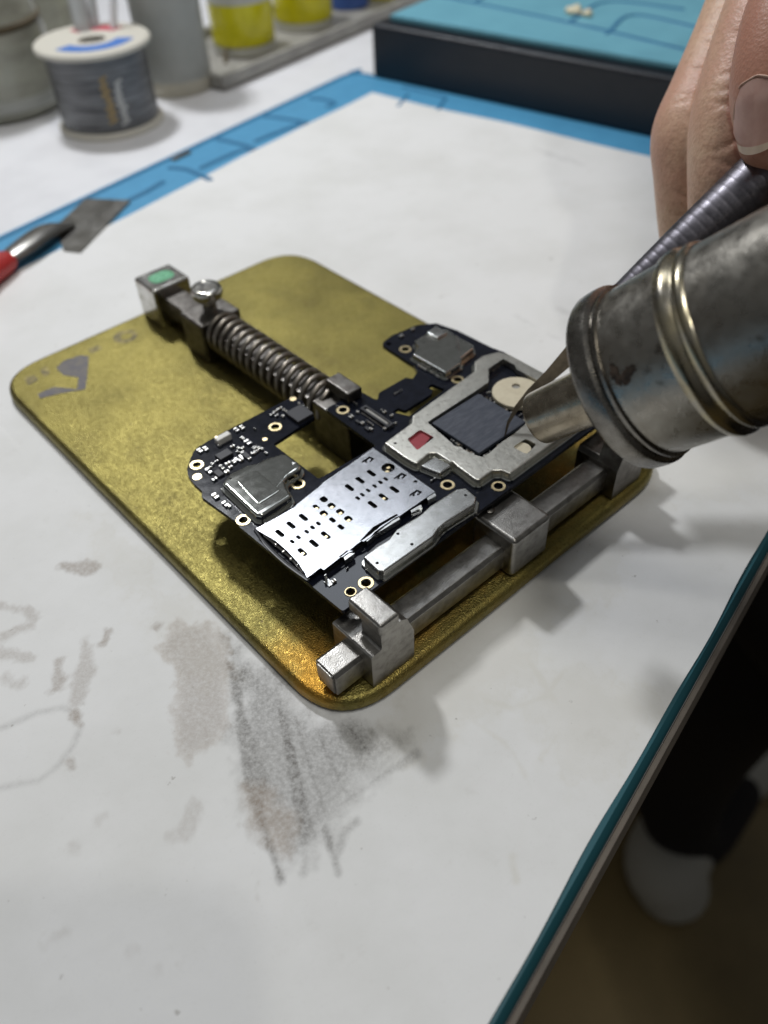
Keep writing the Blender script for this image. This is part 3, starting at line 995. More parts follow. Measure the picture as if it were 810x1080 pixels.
for zz, lst in ((zA, [(235, 420, .08, .12), (290, 402, .08, .12), (582, 222, .08, .12), (635, 200, .08, .12), (690, 340, .10, .16), (640, 300, .07, .09), (318, 612, .07, .17), (600, 490, .16, .09), (625, 505, .1, .07),
                      (375, 690, .10, .06), (545, 378, .09, .05), (600, 395, .05, .07), (590, 430, .05, .05), (640, 435, .06, .05), (500, 540, .1, .06), (525, 575, .08, .05), (490, 620, .09, .07), (395, 520, .06, .04), (355, 545, .05, .06),
                      (330, 580, .06, .04), (750, 395, .06, .07), (740, 440, .09, .05), (780, 420, .06, .05), (705, 495, .07, .05), (560, 525, .07, .09), (765, 385, .05, .05), (430, 565, .05, .05), (455, 590, .05, .05)]),
                (zB, [(190, 600, .06, .08), (215, 605, .06, .07), (250, 640, .05, .06), (150, 640, .06, .05), (300, 310, .1, .05), (330, 285, .1, .05), (365, 260, .12, .05), (340, 320, .08, .05), (400, 270, .06, .04), (395, 325, .06, .07),
                      (420, 285, .05, .05), (455, 305, .05, .05), (485, 328, .05, .05), (530, 218, .05, .05), (565, 238, .05, .05), (598, 262, .05, .05), (640, 318, .05, .05), (50, 600, .07, .06), (40, 640, .05, .06)]),
                (z1, [(215, 580, .09, .15), (268, 622, .08, .14), (250, 545, .02, .05), (290, 635, .05, .05), (425, 220, .03, .05)]),
                (zC, [(85, 330, .09, .08), (180, 385, .08, .07), (255, 435, .06, .08), (120, 215, .04, .12), (140, 290, .05, .07), (372, 432, .06, .06), (462, 385, .05, .05), (370, 290, .09, .05), (430, 320, .08, .05), (345, 275, .04, .05),
                      (218, 365, .03, .04), (235, 377, .03, .04), (252, 389, .03, .04), (268, 402, .03, .04), (458, 135, .03, .04), (475, 124, .03, .04), (495, 113, .03, .04), (513, 102, .03, .04)]),
                (z4, [(375, 70, .10, .08), (428, 38, .10, .06), (490, 225, .10, .10), (553, 258, .12, .1), (465, 215, .05, .14), (520, 243, .05, .1)]),
                (z6, [(130, 165, .10, .07), (155, 178, .05, .07), (192, 215, .05, .08), (15, 350, .12, .03)]),
                (z8, [(345, 212, .13, .03), (385, 190, .04, .1)]),
                (z9, [(245, 410, .05, .02), (385, 420, .05, .02), (150, 500, .08, .06)]),
                (z5, [(455, 110, .05, .05), (468, 100, .05, .05), (485, 92, .05, .06), (500, 80, .05, .04), (600, 350, .1, .03), (480, 280, .08, .04), (440, 262, .06, .03)])):
    for x, y, lx, ly in lst:
        passive(zz([(x, y)], BT)[0], lx * .9, ly * .9)
# chip line under the board (second layer seen along the front edge)
f0 = Vector((1.9, 1.02))
obj('lower_shield', box(1.85, 5.3, 1.06, 2.6, 1.24, BB - .001, .02, 2), M_steel_dark, B)
obj('lower_shield', box(5.6, 7.5, 1.1, 3.6, 1.24, BB - .001, .02, 2), M_black, B)

# ================================================================ HOT AIR TOOL
TIP, FLG = dep(569, 441, 13.25), dep(664, 399, 12.05)
AX = (FLG - TIP).normalized()
LL = (FLG - TIP).length
G = thing('hot_air_gun', 'heat stained steel hot air nozzle pointing down at the black chip', 'hot air gun', TIP)
s0 = LL
obj('nozzle', lathe(TIP, AX, [(1.0, .30), (.02, .39), (0, .41), (.015, .43), (.06, .435), (s0 + .1, .46)], 56, cap=False), M_nozzle, G)
obj('collar', lathe(TIP, AX, [(s0 - .12, .45), (s0 - .12, 1.25), (s0 - .10, 1.335), (s0 - .05, 1.36), (s0 + .12, 1.37), (s0 + .20, 1.36), (s0 + .235, 1.31), (s0 + .25, 1.27), (s0 + .27, 1.27), (s0 + .29, 1.30), (s0 + .335, 1.305), (s0 + .355, 1.26), (s0 + .355, .5)], 96, cap=False), M_collar, G)
bar = obj('barrel', lathe(TIP, AX, [(s0 + .34, 1.255), (s0 + 1.22, 1.27)], 96, cap=False), M_barrel, G)
b0 = s0 + 1.20
obj('bead', lathe(TIP, AX, [(b0, 1.265), (b0 + .03, 1.32), (b0 + .08, 1.335), (b0 + .13, 1.345), (b0 + .19, 1.33), (b0 + .24, 1.29), (b0 + .27, 1.28), (b0 + .30, 1.295), (b0 + .35, 1.31), (b0 + .40, 1.30), (b0 + .44, 1.26)], 96, cap=False), M_bead, G)
obj('barrel', lathe(TIP, AX, [(b0 + .42, 1.25), (s0 + 9.0, 1.25), (s0 + 9.2, 1.2), (s0 + 9.2, .2)], 96, cap=False), M_barrel, G)
obj('handle', lathe(TIP, AX, [(s0 + 9.1, 1.1), (s0 + 9.1, 1.7), (s0 + 9.3, 1.8), (s0 + 18, 1.7), (s0 + 18.3, 1.3), (s0 + 18.3, .1)], 40, cap=False), M_black, G)
# soot mark on the barrel
bx, by, bz = basis(AX)
toC = (CAM - FLG); toC = (toC - AX * toC.dot(AX)).normalized()
a0 = math.atan2(toC.dot(by), toC.dot(bx))
bm = bmesh.new()
def soot_patch(cs, ca, ws, wa, seed):
    r = random.Random(seed)
    n = 22
    cen = bm.verts.new(TIP + AX * cs + (bx * math.cos(ca) + by * math.sin(ca)) * 1.2665)
    ringv = []
    for k_ in range(n):
        t = 2 * math.pi * k_ / n
        rad = .65 + .5 * r.random()
        s = cs + ws * rad * math.cos(t); a = ca + wa * rad * math.sin(t)
        ringv.append(bm.verts.new(TIP + AX * s + (bx * math.cos(a) + by * math.sin(a)) * 1.2675))
    for k_ in range(n):
        bm.faces.new((cen, ringv[k_], ringv[(k_ + 1) % n]))
soot_patch(s0 + .48, a0 + .10, .07, .13, 1)
soot_patch(s0 + .60, a0 + .02, .10, .07, 2)
soot_patch(s0 + .70, a0 + .08, .10, .05, 3)
obj('soot_mark', bm, M_soot, G)

# ================================================================ PICKING BLADE
tipP = at(532.5, 460, 1.58)
R0, R1 = dep(690, 287, 15.2), dep(862, 142, 14.4)
DR = (R1 - R0).normalized()
K = thing('blade_tool', 'ribbed steel blade tool with thin curved tip touching the black chip', 'blade tool', tipP)
prof = []
n = 700
for i in range(n + 1):
    s = -1.2 + 12.5 * i / n
    r = .22 + .33 * min(1, max(0, (s + 1.2) / 3.4)) ** .8
    r += -.003 * abs(math.cos(s * math.pi / .17)) ** 8 if s > -.4 else 0
    prof.append((s, r))
obj('handle', lathe(R0, DR, prof, 40), M_rod, K)
# flat curved blade: stations of centre and half width, bent sheet
st = [((532.5, 460), 15.22, .012), ((536, 446), 15.22, .03), ((545, 430), 15.2, .05), ((560, 414), 15.2, .09), ((580, 396), 15.2, .12), ((602, 374), 15.2, .17), ((630, 347), 15.2, .21), ((668, 308), 15.2, .20)]
bm = bmesh.new()
rows = []
for i, (p, dd, w) in enumerate(st):
    c = tipP if i == 0 else dep(*p, tipP and (CF.dot(tipP - CAM) + (15.2 - CF.dot(tipP - CAM)) * i / 7))
    rows.append((c, w))
vrows = []
for i, (c, w) in enumerate(rows):
    t = (rows[min(i + 1, len(rows) - 1)][0] - rows[max(i - 1, 0)][0]).normalized()
    side = t.cross((CAM - c).normalized()).normalized()
    nrm = side.cross(t).normalized()
    th = .02
    side = (side + nrm * .35).normalized()
    vrows.append([bm.verts.new(c + side * w + nrm * th), bm.verts.new(c + side * w - nrm * th), bm.verts.new(c - side * w - nrm * th), bm.verts.new(c - side * w + nrm * th)])
for a, b in zip(vrows, vrows[1:]):
    for k_ in range(4):
        j = (k_ + 1) % 4
        bm.faces.new((a[k_], a[j], b[j], b[k_]))
bm.faces.new(vrows[0]); bm.faces.new(vrows[-1])
obj('blade', bm, M_blade, K)

# ================================================================ HAND
def hp(px, py, t):
    return dep(px, py, t)


bm = bmesh.new()
fA = [(hp(850, -190, 17.2), .98), (hp(815, -60, 17.0), .92), (hp(780, 30, 16.8), .86), (hp(750, 100, 16.7), .85), (hp(734, 142, 16.7), .88), (hp(732, 180, 16.8), .80), (hp(735, 240, 17.1), .76), (hp(741, 300, 17.4), .70), (hp(750, 335, 17.6), .55)]
fB = [(hp(905, -190, 15.6), .98), (hp(845, -60, 15.5), .92), (hp(811, 20, 15.4), .88), (hp(790, 80, 15.4), .86), (hp(778, 130, 15.4), .87), (hp(772, 185, 15.5), .80), (hp(770, 235, 15.8), .74), (hp(776, 285, 16.1), .66), (hp(785, 310, 16.3), .5)]
fC = [(hp(960, -200, 14.0), 1.05), (hp(890, -70, 13.9), .95), (hp(845, 10, 13.85), .88), (hp(826, 60, 13.85), .80), (hp(819, 105, 13.95), .75), (hp(816, 142, 14.1), .60)]
fD = [(hp(1010, -120, 13.6), 1.1), (hp(1000, 20, 13.2), 1.0), (hp(960, 110, 13.2), .95), (hp(900, 165, 13.6), .85), (hp(862, 185, 13.9), .7)]
for f in (fA, fB, fC, fD):
    add_tube(bm, f, 24, 6)
add_tube(bm, [(hp(835, -230, 17.6), 1.0), (hp(830, -330, 18.0), .95), (hp(840, -420, 18), .9)], 20, 6)
# palm, wrist and forearm outside the frame
add_tube(bm, [(hp(890, -200, 16.4), 1.9), (hp(985, -330, 15.6), 3.0), (hp(1100, -450, 15.6), 3.1), (hp(1260, -600, 15.8), 2.5), (hp(1480, -760, 16), 2.8), (hp(1800, -980, 16.5), 3.6)], 28, 8)
me = bpy.data.meshes.new('hand')
bmesh.ops.recalc_face_normals(bm, faces=bm.faces)
bm.to_mesh(me); bm.free()
tmp = bpy.data.objects.new('hand_form', me)
COL.objects.link(tmp)
md = tmp.modifiers.new('r', 'REMESH'); md.mode = 'VOXEL'; md.voxel_size = .06; md.adaptivity = 0
md = tmp.modifiers.new('s', 'SMOOTH'); md.iterations = 14; md.factor = .5
dg = bpy.context.evaluated_depsgraph_get()
me2 = bpy.data.meshes.new_from_object(tmp.evaluated_get(dg), depsgraph=dg)
bpy.data.objects.remove(tmp)
me2.name = 'hand'
# skin folds across the knuckles: grooves perpendicular to each finger
nv = len(me2.vertices)
co = np.empty(nv * 3, np.float32); me2.vertices.foreach_get('co', co); co = co.reshape(-1, 3)
no = np.empty(nv * 3, np.float32); me2.vertices.foreach_get('normal', no); no = no.reshape(-1, 3)
cre = np.zeros(nv, np.float32); disp = np.zeros(nv, np.float32)
fr_ = random.Random(3)
for f, spots in ((fA, ((.50, 5), (.44, 3), (.62, 3), (.36, 2), (.8, 2))), (fB, ((.66, 5), (.52, 3), (.40, 2), (.78, 3))), (fC, ((.52, 4), (.36, 3)))):
    S = np.array(spline([(p, (r,)) for p, r in f], 10))
    seg = np.linalg.norm(np.diff(S[:, :3], axis=0), axis=1)
    cum = np.concatenate([[0], np.cumsum(seg)]); tot = cum[-1]
    D2 = ((co[:, None, :] - S[None, :, :3]) ** 2).sum(-1)
    near = D2.argmin(1)
    own = np.sqrt(D2.min(1)) < S[near, 3] * 1.12
    i0 = np.clip(near - 1, 0, len(S) - 2)
    dirv = S[np.clip(near + 1, 0, len(S) - 1), :3] - S[np.clip(near - 1, 0, len(S) - 1), :3]
    dirv /= np.linalg.norm(dirv, axis=1)[:, None]
    u = cum[near] + ((co - S[near, :3]) * dirv).sum(1)
    ref = np.cross(dirv, np.array(CF)); ref /= np.linalg.norm(ref, axis=1)[:, None]
    side = ((co - S[near, :3]) * ref).sum(1)
    toc = np.array(CAM) - co; toc /= np.linalg.norm(toc, axis=1)[:, None]
    face = np.clip(((no * toc).sum(1) - .25) / .4, 0, 1)
    if f is fC:
        red = np.where(np.sqrt(D2.min(1)) < S[near, 3] * 1.25, 1.0, 0.0).astype(np.float32)
    for t0, cnt in spots:
        for c_i in range(cnt):
            uc = t0 * tot + (c_i - (cnt - 1) / 2) * (.22 + .05 * fr_.random())
            slope = fr_.uniform(-.35, .35); amp = fr_.uniform(.5, 1.0) * np.clip(1 - (np.abs(side) / (.86 * S[near, 3])) ** 4, 0, 1); bend = fr_.uniform(-.2, .2)
            ww = u - uc - slope * side - bend * side * side + .05 * np.sin(side * 7 + c_i * 2)
            g = np.exp(-(ww / .045) ** 2) * amp * own * face
            cre = np.maximum(cre, g)
            disp -= g * .016
            disp += np.exp(-((ww - .1) / .07) ** 2) * amp * own * face * .005
a_ = me2.attributes.new('ruddy_shade', 'FLOAT', 'POINT'); a_.data.foreach_set('value', red)
a_ = me2.attributes.new('crease', 'FLOAT', 'POINT'); a_.data.foreach_set('value', cre)
co = co + no * disp[:, None]
me2.vertices.foreach_set('co', co.astype(np.float32).ravel())
me2.update()
me2.materials.clear(); me2.materials.append(M_skin)
finish(me2, 0)
for p in me2.polygons:
    p.use_smooth = True
hand = bpy.data.objects.new('person', me2)
COL.objects.link(hand)
tag(hand, 'hand with bent fingers and one visible nail gripping the ribbed blade tool', 'person')
# fingernail
axis = (fC[-1][0] - fC[-3][0]).normalized()
nc = hp(808, 128, 13.95)
out_ = (CAM - nc); out_ = (out_ - axis * out_.dot(axis)).normalized()
sidev = axis.cross(out_).normalized()
out_ = (out_ * .9 - CR * .56).normalized()
sidev = axis.cross(out_).normalized()
bm = bmesh.new()
cenax = fC[-2][0]
grid = []
for i in range(13):
    t = i / 12
    row = []
    for j in range(13):
        s = -1 + 2 * j / 12
        wv = .50 * (1 - .10 * (1 - t)) * (1 - .9 * max(0, t - .72) ** 1.4 / .28 ** 1.4 * .25)
        tip_round = -.22 * s * s * t
        base_round = .16 * s * s * (1 - t)
        pos = cenax + axis * (-.18 + 1.12 * t + tip_round + base_round - .0) + sidev * math.sin(s * .85) * wv * 1.25 + out_ * (.79 - .20 * max(0, t - .25) + (math.cos(s * .85) - 1) * .62)
        row.append(bm.verts.new(pos))
    grid.append(row)
for i in range(12):
    for j in range(12):
        bm.faces.new((grid[i][j], grid[i][j + 1], grid[i + 1][j + 1], grid[i + 1][j]))
grid_co = [[v.co.copy() for v in r] for r in grid]
bmesh.ops.solidify(bm, geom=bm.faces[:], thickness=.03)
obj('fingernail', bm, M_nail, hand)
# dry pale cuticle along the root and sides of the nail, paler free edge
cut = [grid_co[6][0], grid_co[3][0]] + [grid_co[0][j] for j in range(0, 13, 2)] + [grid_co[3][12], grid_co[6][12]]
rj = random.Random(4)
obj('cuticle', tube([(p - axis * .02 + Vector((rj.uniform(-.012, .012), rj.uniform(-.012, .012), rj.uniform(-.012, .012))), .022) for p in cut], 8, 4), M_cuticle, hand)
bm = bmesh.new()
e0 = [bm.verts.new(grid_co[11][j] + out_ * .032) for j in range(13)]
e1 = [bm.verts.new(grid_co[12][j] + out_ * .030 + axis * .03) for j in range(13)]
for j in range(12):
    bm.faces.new((e0[j], e0[j + 1], e1[j + 1], e1[j]))
bmesh.ops.solidify(bm, geom=bm.faces[:], thickness=.02)
obj('nail_edge', bm, M_nailedge, hand)

# ================================================================ BACKGROUND BENCH ITEMS
BZ = TZ + .002
# solder spool
sb = Vector((*at(119, 129, BZ).to_2d(), BZ))
SP = thing('solder_spool', 'dark grey solder spool with cream rims and blue label ring, beside the murky jar', 'solder spool', sb)
UPV = Vector((0, 0, 1))
rs = 2.03
hS = 2.95
obj('rim', lathe(sb, UPV, [(0, rs - .08), (0, rs - .02), (.05, rs), (.16, rs), (.22, rs - .06), (.22, .5)], 48, cap=False), M_spoolwhite, SP)
obj('solder_winding', lathe(sb, UPV, [(.2, rs - .22), (.3, rs - .16), (hS - .3, rs - .16), (hS - .15, rs - .25)], 48), M_solderwire, SP)
tr = obj('rim', lathe(sb, UPV, [(hS - .16, .5), (hS - .16, rs + .02), (hS - .12, rs + .1), (hS, rs + .1), (hS + .05, rs + .04), (hS + .05, .55), (hS + .02, .5), (hS - 1.8, .5)], 48, cap=False), M_spoolwhite, SP)
toV = (CAM - sb); av = math.atan2(toV.y, toV.x)
for m_, a_s, a_e, r0_, r1_ in ((M_blueink, -1.0, 1.2, .95, 1.6), (M_redink, 2.2, 3.6, 1.0, 1.6)):
    bm = bmesh.new()
    pts = [Vector((r1_ * math.cos(av + a_s + (a_e - a_s) * i / 16), r1_ * math.sin(av + a_s + (a_e - a_s) * i / 16))) for i in range(17)]
    pts += [Vector((r0_ * math.cos(av + a_e + (a_s - a_e) * i / 16), r0_ * math.sin(av + a_e + (a_s - a_e) * i / 16))) for i in range(17)]
    add_slab(bm, [p + sb.to_2d() for p in pts], sb.z + hS + .052, sb.z + hS + .06)
    obj('label_ring', bm, m_, SP)
r_ = random.Random(5)
for m_, da, hh in ((M_goldink, .02, (.6, 2.2)), (M_palewrite, .26, (.5, 2.0))):
    bm = bmesh.new()
    rr_ = rs - .15
    pts = []
    nseg = 14
    for i in range(nseg):
        h_ = hh[0] + (hh[1] - hh[0]) * i / (nseg - 1)
        a = av + da + (.07 if i % 2 else -.07) * r_.uniform(.5, 1.3)
        pts.append((sb + Vector((rr_ * math.cos(a), rr_ * math.sin(a), h_)), .05))
    add_tube(bm, pts, 6, 4)
    obj('lettering', bm, m_, SP)
# sticks standing in the spool
def stick(name, label, pa, pb, zt, r, m, cat='stick'):
    a = Vector((*at(*pa, sb.z + .3).to_2d(), sb.z + .3)) if pa else sb + Vector((0, 0, .3))
    b = at(*pb, zt)
    o = obj(name, tube([(a, r), (a.lerp(b, .5), r), (b, r)], 12, 4), m)
    tag(o, label, cat)
    return o


def stick2(name, label, foot, top, r, m, cat):
    o = obj(name, tube([(foot, r), (foot.lerp(top, .5), r), (top, r)], 12, 4), m)
    return tag(o, label, cat)


ft = sb + Vector((0, 0, .05))
stick2('plastic_stick', 'thin white plastic stick standing in the solder spool', ft + Vector((.18, -.05, .2)), dep(118, -60, 30.5), .14, M_stick, 'stick')
stick2('clear_tube', 'wide clear plastic tube standing in the solder spool', ft + Vector((-.2, .1, .2)), dep(66, -60, 30.5), .33, M_clear, 'tube')
stick2('thin_tube', 'narrow clear plastic tube leaning beside the wide one in the spool', ft + Vector((0, .25, .2)), dep(88, -60, 30.8), .17, M_clear, 'tube')


def bottle(name, label, cat, c, prof, m, parts=(), z=BZ):
    b0 = Vector((c.x, c.y, z))
    if not parts:
        o = obj(name, lathe(b0, UPV, prof, 48, cap=False), m)
        return tag(o, label, cat)
    t = thing(name, label, cat, b0)
    for nm, pf, mm in [('body', prof, m)] + list(parts):
        obj(nm, lathe(b0, UPV, pf, 48, cap=False), mm, t)
    return t


c = at(8, 112, BZ)
bottle('glass_jar', 'large murky brown glass jar at the left edge behind the blue mat', 'jar', c,
       [(0, .1), (0, 2.1), (.25, 2.4), (1.0, 2.45), (2.9, 2.35), (3.2, 2.2), (3.35, 2.22), (5.0, 1.9), (6.4, 1.3), (8, 1.2), (8, .1)], M_jar,
       [('glass_band', [(3.1, 2.25), (3.15, 2.32), (3.3, 2.32), (3.35, 2.22)], M_darkstick), ('glass_band', [(.4, 2.4), (.5, 2.49), (.8, 2.49), (.9, 2.42)], M_frost)])
c = at(60, 60, BZ)
bottle('brown_bottle', 'narrow dark bottle behind the jar and the solder spool', 'bottle', c, [(0, .1), (0, 1.3), (.2, 1.4), (5.0, 1.3), (6.2, .7), (8.5, .65), (8.5, .1)], M_jar)
c = at(190, 92, BZ)
bottle('frosted_bottle', 'tall grey frosted plastic bottle with cream base, right of the solder spool', 'bottle', c, [(.55, 1.42), (1.0, 1.42), (6.5, 1.40), (7.5, 1.2), (8, .6), (9, .6), (9, .1)], M_frost,
       [('base', [(0, .1), (0, 1.34), (.1, 1.42), (.5, 1.45), (.56, 1.42)], M_frostbase)])
# tray along the back with the flux bottles
TR = thing('parts_tray', 'long grey shallow tray holding the yellow and blue bottles', 'tray', uvw(26, 25, BZ))
T0, T1 = (21.2, 23.2), (44, 23.0)
bm = bmesh.new()
add_box(bm, 20.9, 46, 23.0, 28.6, BZ, BZ + .2, .08, 2, F)
obj('tray_floor', bm, M_tray, TR)
for a in ((20.9, 46, 22.9, 23.2), (20.9, 46, 28.5, 28.8)):
    obj('tray_rim', box(a[0], a[1], a[2], a[3], BZ + .1, BZ + .62, .08, 2, F), M_tray, TR)
for a in ((20.8, 21.1), (45.8, 46.1)):
    obj('tray_rim', box(a[0], a[1], 22.91, 28.79, BZ + .1, BZ + .60, .08, 2, F), M_tray, TR)
tz = BZ + .2
c = at(259, 52, tz)
bottle('flux_bottle', 'yellow flux bottle with milky base, nearest on the grey tray', 'bottle', c, [(.42, 1.38), (.5, 1.42), (2.05, 1.42), (2.1, 1.40)], M_yellow,
       [('base', [(0, .1), (0, 1.32), (.08, 1.40), (.42, 1.42)], M_bottlewhite), ('shoulder', [(2.08, 1.42), (2.9, 1.42), (3.6, 1.1), (3.9, .7), (4.6, .7), (4.6, .1)], M_bottlewhite)], tz)
c = at(321, 26, tz)
bottle('flux_bottle', 'second yellow flux bottle on the tray, beside the blue bottle', 'bottle', c, [(.38, 1.38), (.46, 1.42), (2.6, 1.42), (2.65, 1.40)], M_yellow,
       [('base', [(0, .1), (0, 1.32), (.08, 1.40), (.38, 1.42)], M_bottlewhite), ('shoulder', [(2.64, 1.42), (3.0, 1.4), (3.6, 1.1), (3.9, .7), (4.6, .7), (4.6, .1)], M_bottlewhite)], tz)
c = at(368, 6, tz)
bottle('blue_bottle', 'small blue bottle on the tray between the two yellow ones', 'bottle', c, [(0, .1), (0, .95), (.1, 1.05), (3, 1.05), (3.4, .7), (4, .7), (4, .1)], M_bluecap, z=tz)
c = at(403, -4, tz)
bottle('yellow_bottle', 'farthest yellow bottle on the tray, half hidden behind the black box', 'bottle', c, [(0, .1), (0, .9), (.1, 1.0), (2.6, 1.0), (3, .6), (3.4, .6), (3.4, .1)], M_yellow, z=tz)
o = obj('brown_stick', tube([(at(238, 66, tz + .02), .09), (at(236, 30, tz + .9), .09), (at(232, -20, tz + 2.4), .09)], 10, 4), M_darkstick)
tag(o, 'thin brown stick leaning against the nearest yellow bottle', 'stick')

# black box with a pale blue mat on top, standing on the far edge of the repair mat
BX = thing('black_box', 'long black plastic box standing on the far edge of the blue mat', 'box', uvw(30, 12, -.03))
bm = bmesh.new()
add_box(bm, 24.72, 36, 0.5, 18.05, -.025, 1.98, .16, 4, F)
obj('shell', bm, M_boxblack, BX)
obj('foot', box(25.5, 35.5, 1, 17.5, -.028, .0, 0, 1, F), M_black, BX)
PB = thing('small_mat', 'pale blue mat with moulded compartments lying on top of the black box', 'mat', uvw(30, 12, 1.98))
bm = bmesh.new()
add_box(bm, 25.3, 36, .6, 17.5, 1.982, 2.24, .06, 2, F)
obj('mat_sheet', bm, M_boxmat, PB)
bm = bmesh.new()
for pl in ([(435, -10), (600, 24), (720, 52)], [(640, 36), (668, 16), (740, 30)], [(600, 24), (640, 2), (720, 10)], [(500, 3), (530, -14)]):
    add_tube(bm, [(at(*p, 2.24), .09) for p in pl], 8, 5, flat=.6)
obj('ridge', bm, M_ridge, PB)
for i, (px_, py_, s, lab) in enumerate(((606, 14, .30, 'larger cream crumb on the pale blue mat'), (619, 17, .22, 'smaller cream crumb right of the larger one on the pale blue mat'))):
    p = at(px_, py_, 2.25)
    bm = bmesh.new()
    bmesh.ops.create_icosphere(bm, subdivisions=3, radius=s)
    for v in bm.verts:
        v.co *= 1 + .35 * math.sin(v.co.x * 13 + i) * math.cos(v.co.y * 11)
        v.co.z = max(-.08, v.co.z * .6)
        v.co += p + Vector((0, 0, .08))
    tag(obj('crumb', bm, M_crumb, None, 60), lab, 'crumb', 'crumbs on the pale blue mat')

# scraper with red handle
SZ0 = .14
SC = thing('scraper', 'flat steel scraper with red handle lying on the blue mat', 'scraper', at(60, 250, 0))
bm = slab(fillet([at(*p, SZ0 - .1).to_2d() for p in ((90, 209), (138, 211), (85, 266), (67, 264), (62, 250), (60, 237))], .05, 2), .0, .045, bev=.01, steps=1)
obj('blade', bm, M_screed, SC)
bm = bmesh.new()
add_tube(bm, [(at(-6, 282, .3), .24), (at(26, 260, .32), .42), (at(50, 244, .26), .42), (at(72, 238, .12), .22)], 14, 6, flat=.45)
obj('neck', bm, M_screed, SC)
bm = bmesh.new()
add_tube(bm, [(at(3, 277, .3), .40), (at(-10, 285, .32), .46), (at(-60, 318, .42), .55), (at(-140, 365, .45), .5)], 16, 6, flat=.75)
obj('handle', bm, M_scrhandle, SC)
p = at(191, 165, -.02)
bm = bmesh.new()
add_box(bm, -.42, .42, -.12, .12, 0, .07, .03, 2, Matrix.Translation(p) @ Matrix.Rotation(.2, 4, 'Z'))
tag(obj('metal_chip', bm, M_steel), 'tiny grey metal offcut lying on the blue mat', 'metal scrap')

for o in COL.objects:
    if o.get('category') == 'bottle' and 'flux' in o['label']:
        o['group'] = 'yellow flux bottles on the tray'
# ---------------------------------------------------------------- legs and slippers below the bench; unseen thighs laid out to shade the slippers
def lowp(px, py, z):
    return at(px, py, z)


heel = lowp(713, 905, -73)
heel2 = lowp(768, 742, -73)
pd = (uvw(1, .25) - uvw(0, 0)).normalized()
bm = bmesh.new()
ankle = lowp(722, 885, -66)
add_tube(bm, [(lowp(770, 835, -72.2), 3.0), (lowp(735, 880, -71.5), 3.2), (lowp(716, 860, -66), 3.5), (lowp(727, 780, -54), 5.2), (lowp(770, 690, -38), 6.2), (lowp(850, 560, -26), 7.8), (lowp(850, 560, -24) + Vector((-9, -22, 2)), 8.8), (lowp(850, 560, -24) + Vector((-18, -44, 3)), 9.5)], 24, 8)
add_tube(bm, [(lowp(850, 640, -72.0), 3.0), (lowp(815, 690, -71.5), 3.2), (lowp(812, 672, -65), 3.6), (lowp(835, 600, -50), 5.5), (lowp(905, 480, -30), 7.8), (lowp(905, 480, -27) + Vector((-7, -22, 2)), 8.8), (lowp(905, 480, -26) + Vector((-14, -44, 3)), 9.5)], 24, 8)
leg = obj('person', bm, M_trouser, None, 60)
tag(leg, "dark trousered legs in white slippers standing on the tiles below the bench", 'person')
bm = bmesh.new()
add_tube(bm, [(lowp(708, 932, -73.0), 3.6), (lowp(704, 905, -71.0), 4.0), (lowp(735, 850, -72.6), 3.8), (lowp(790, 790, -73), 4.4)], 28, 8)
obj('slipper', bm, M_slipper, leg)
bm = bmesh.new()
add_tube(bm, [(lowp(735, 745, -73.2), 2.6), (lowp(775, 718, -72.6), 3.4), (lowp(815, 690, -73), 3.2)], 28, 8)
obj('slipper', bm, M_slipper, leg)

# ---------------------------------------------------------------- the photographer's phone, just behind the lens
ph = bmesh.new()
FM = Matrix((( CR.x, CU.x, -CF.x, CAM.x), (CR.y, CU.y, -CF.y, CAM.y), (CR.z, CU.z, -CF.z, CAM.z), (0, 0, 0, 1)))
add_slab(ph, rect(-6.0, -13.2, 1.35, 1.5, .9, 6), .25, 1.0, frame=FM)
po_ = obj('smartphone', ph, M_phone)
tag(po_, 'black smartphone held flat above the front corner of the white paper', 'phone')

# ================================================================ LIGHT
def area(name, d, dist, sx, sy, power, col, target=(4, 5, 0), spin=0.0):
    l = bpy.data.lights.new(name, 'AREA')
    l.shape = 'RECTANGLE'; l.size = sx; l.size_y = sy; l.energy = power; l.color = col
    o = bpy.data.objects.new(name, l)
    d = Vector(d).normalized()
    o.location = Vector(target) + d * dist
    o.rotation_euler = (-d).to_track_quat('-Z', 'Y').to_euler()
    COL.objects.link(o)
    return o


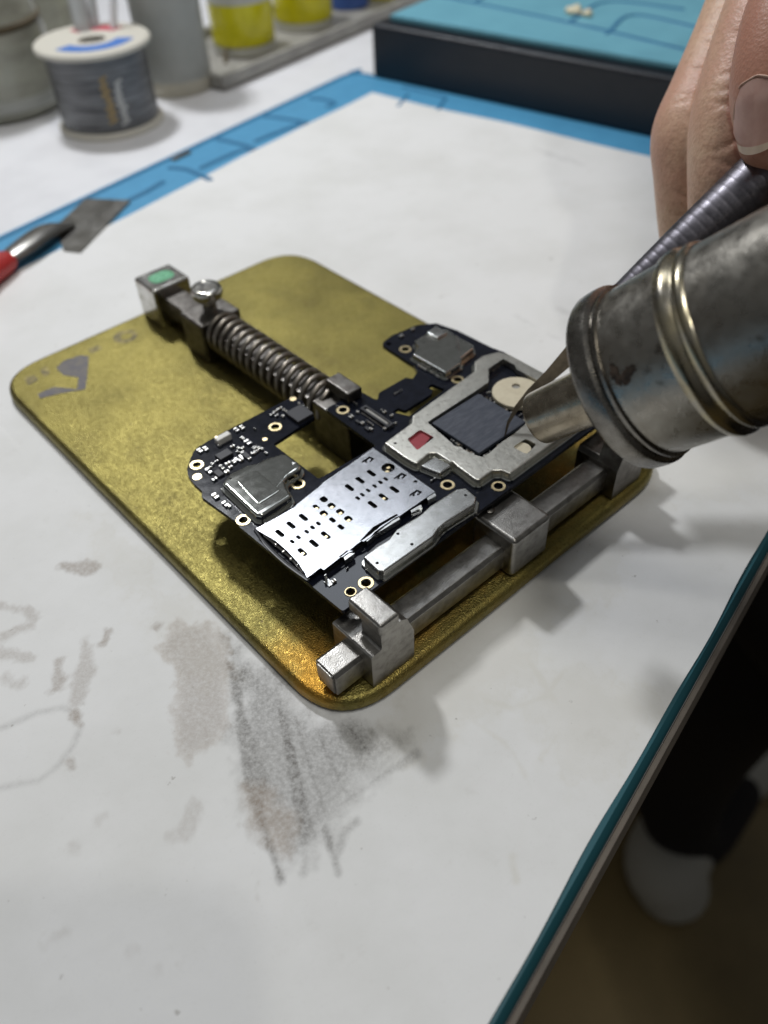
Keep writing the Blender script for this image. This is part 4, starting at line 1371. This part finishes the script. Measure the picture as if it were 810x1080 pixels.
area('bench_lamp', (.22, .65, .727), 58, 5, 4.5, 15500, (.95, .97, 1.0), target=(1, 3, 1.4))
area('ceiling_panel', (.36, .53, .77), 120, 28, 20, 7000, (.86, .92, 1.0), target=(1.5, 1.5, 1.5))
area('ceiling_lamp', (.03, -.075, 1), 120, 30, 20, 27500, (1.0, .985, .94), target=(5, 5, 0))
area('small_lamp', (.018, -.392, 1), 150, 6, 6, 19000, (1.0, .98, .92), target=(-2.29, -.92, 0))
w = bpy.data.worlds.new('World')
scn.world = w
w.use_nodes = True
wn, wl = w.node_tree.nodes, w.node_tree.links
bg = wn['Background']
tc = wn.new('ShaderNodeTexCoord')
sx = wn.new('ShaderNodeSeparateXYZ')
wl.new(tc.outputs['Generated'], sx.inputs[0])
rp = wn.new('ShaderNodeValToRGB')
rp.color_ramp.elements[0].position = .40; rp.color_ramp.elements[0].color = (.012, .011, .010, 1)
rp.color_ramp.elements[1].position = .95; rp.color_ramp.elements[1].color = (.17, .175, .18, 1)
e = rp.color_ramp.elements.new(.55); e.color = (.06, .058, .054, 1)
mr = wn.new('ShaderNodeMapRange')
mr.inputs['From Min'].default_value = -1; mr.inputs['From Max'].default_value = 1
wl.new(sx.outputs['Z'], mr.inputs['Value'])
wl.new(mr.outputs['Result'], rp.inputs['Fac'])
wl.new(rp.outputs['Color'], bg.inputs['Color'])
bg.inputs['Strength'].default_value = 1.0

# ================================================================ CAMERA
cam = bpy.data.cameras.new('camera')
cam.sensor_fit = 'VERTICAL'
cam.sensor_height = 36
cam.lens = FPX / 1080 * 36
cam.clip_start = .05
cam.clip_end = 2000
cam.dof.use_dof = True
cam.dof.focus_distance = 13.6
cam.dof.aperture_fstop = cam.lens / 1000 / .20
co_ = bpy.data.objects.new('camera', cam)
co_.matrix_world = Matrix(((CR.x, CU.x, -CF.x, CAM.x), (CR.y, CU.y, -CF.y, CAM.y), (CR.z, CU.z, -CF.z, CAM.z), (0, 0, 0, 1)))
COL.objects.link(co_)
scn.camera = co_
scn.view_settings.view_transform = 'Standard'
scn.view_settings.look = 'None'
scn.view_settings.exposure = 0
scn.view_settings.gamma = 1
scn.cycles.use_denoising = True
scn.cycles.max_bounces = 8
scn.cycles.sample_clamp_indirect = 6
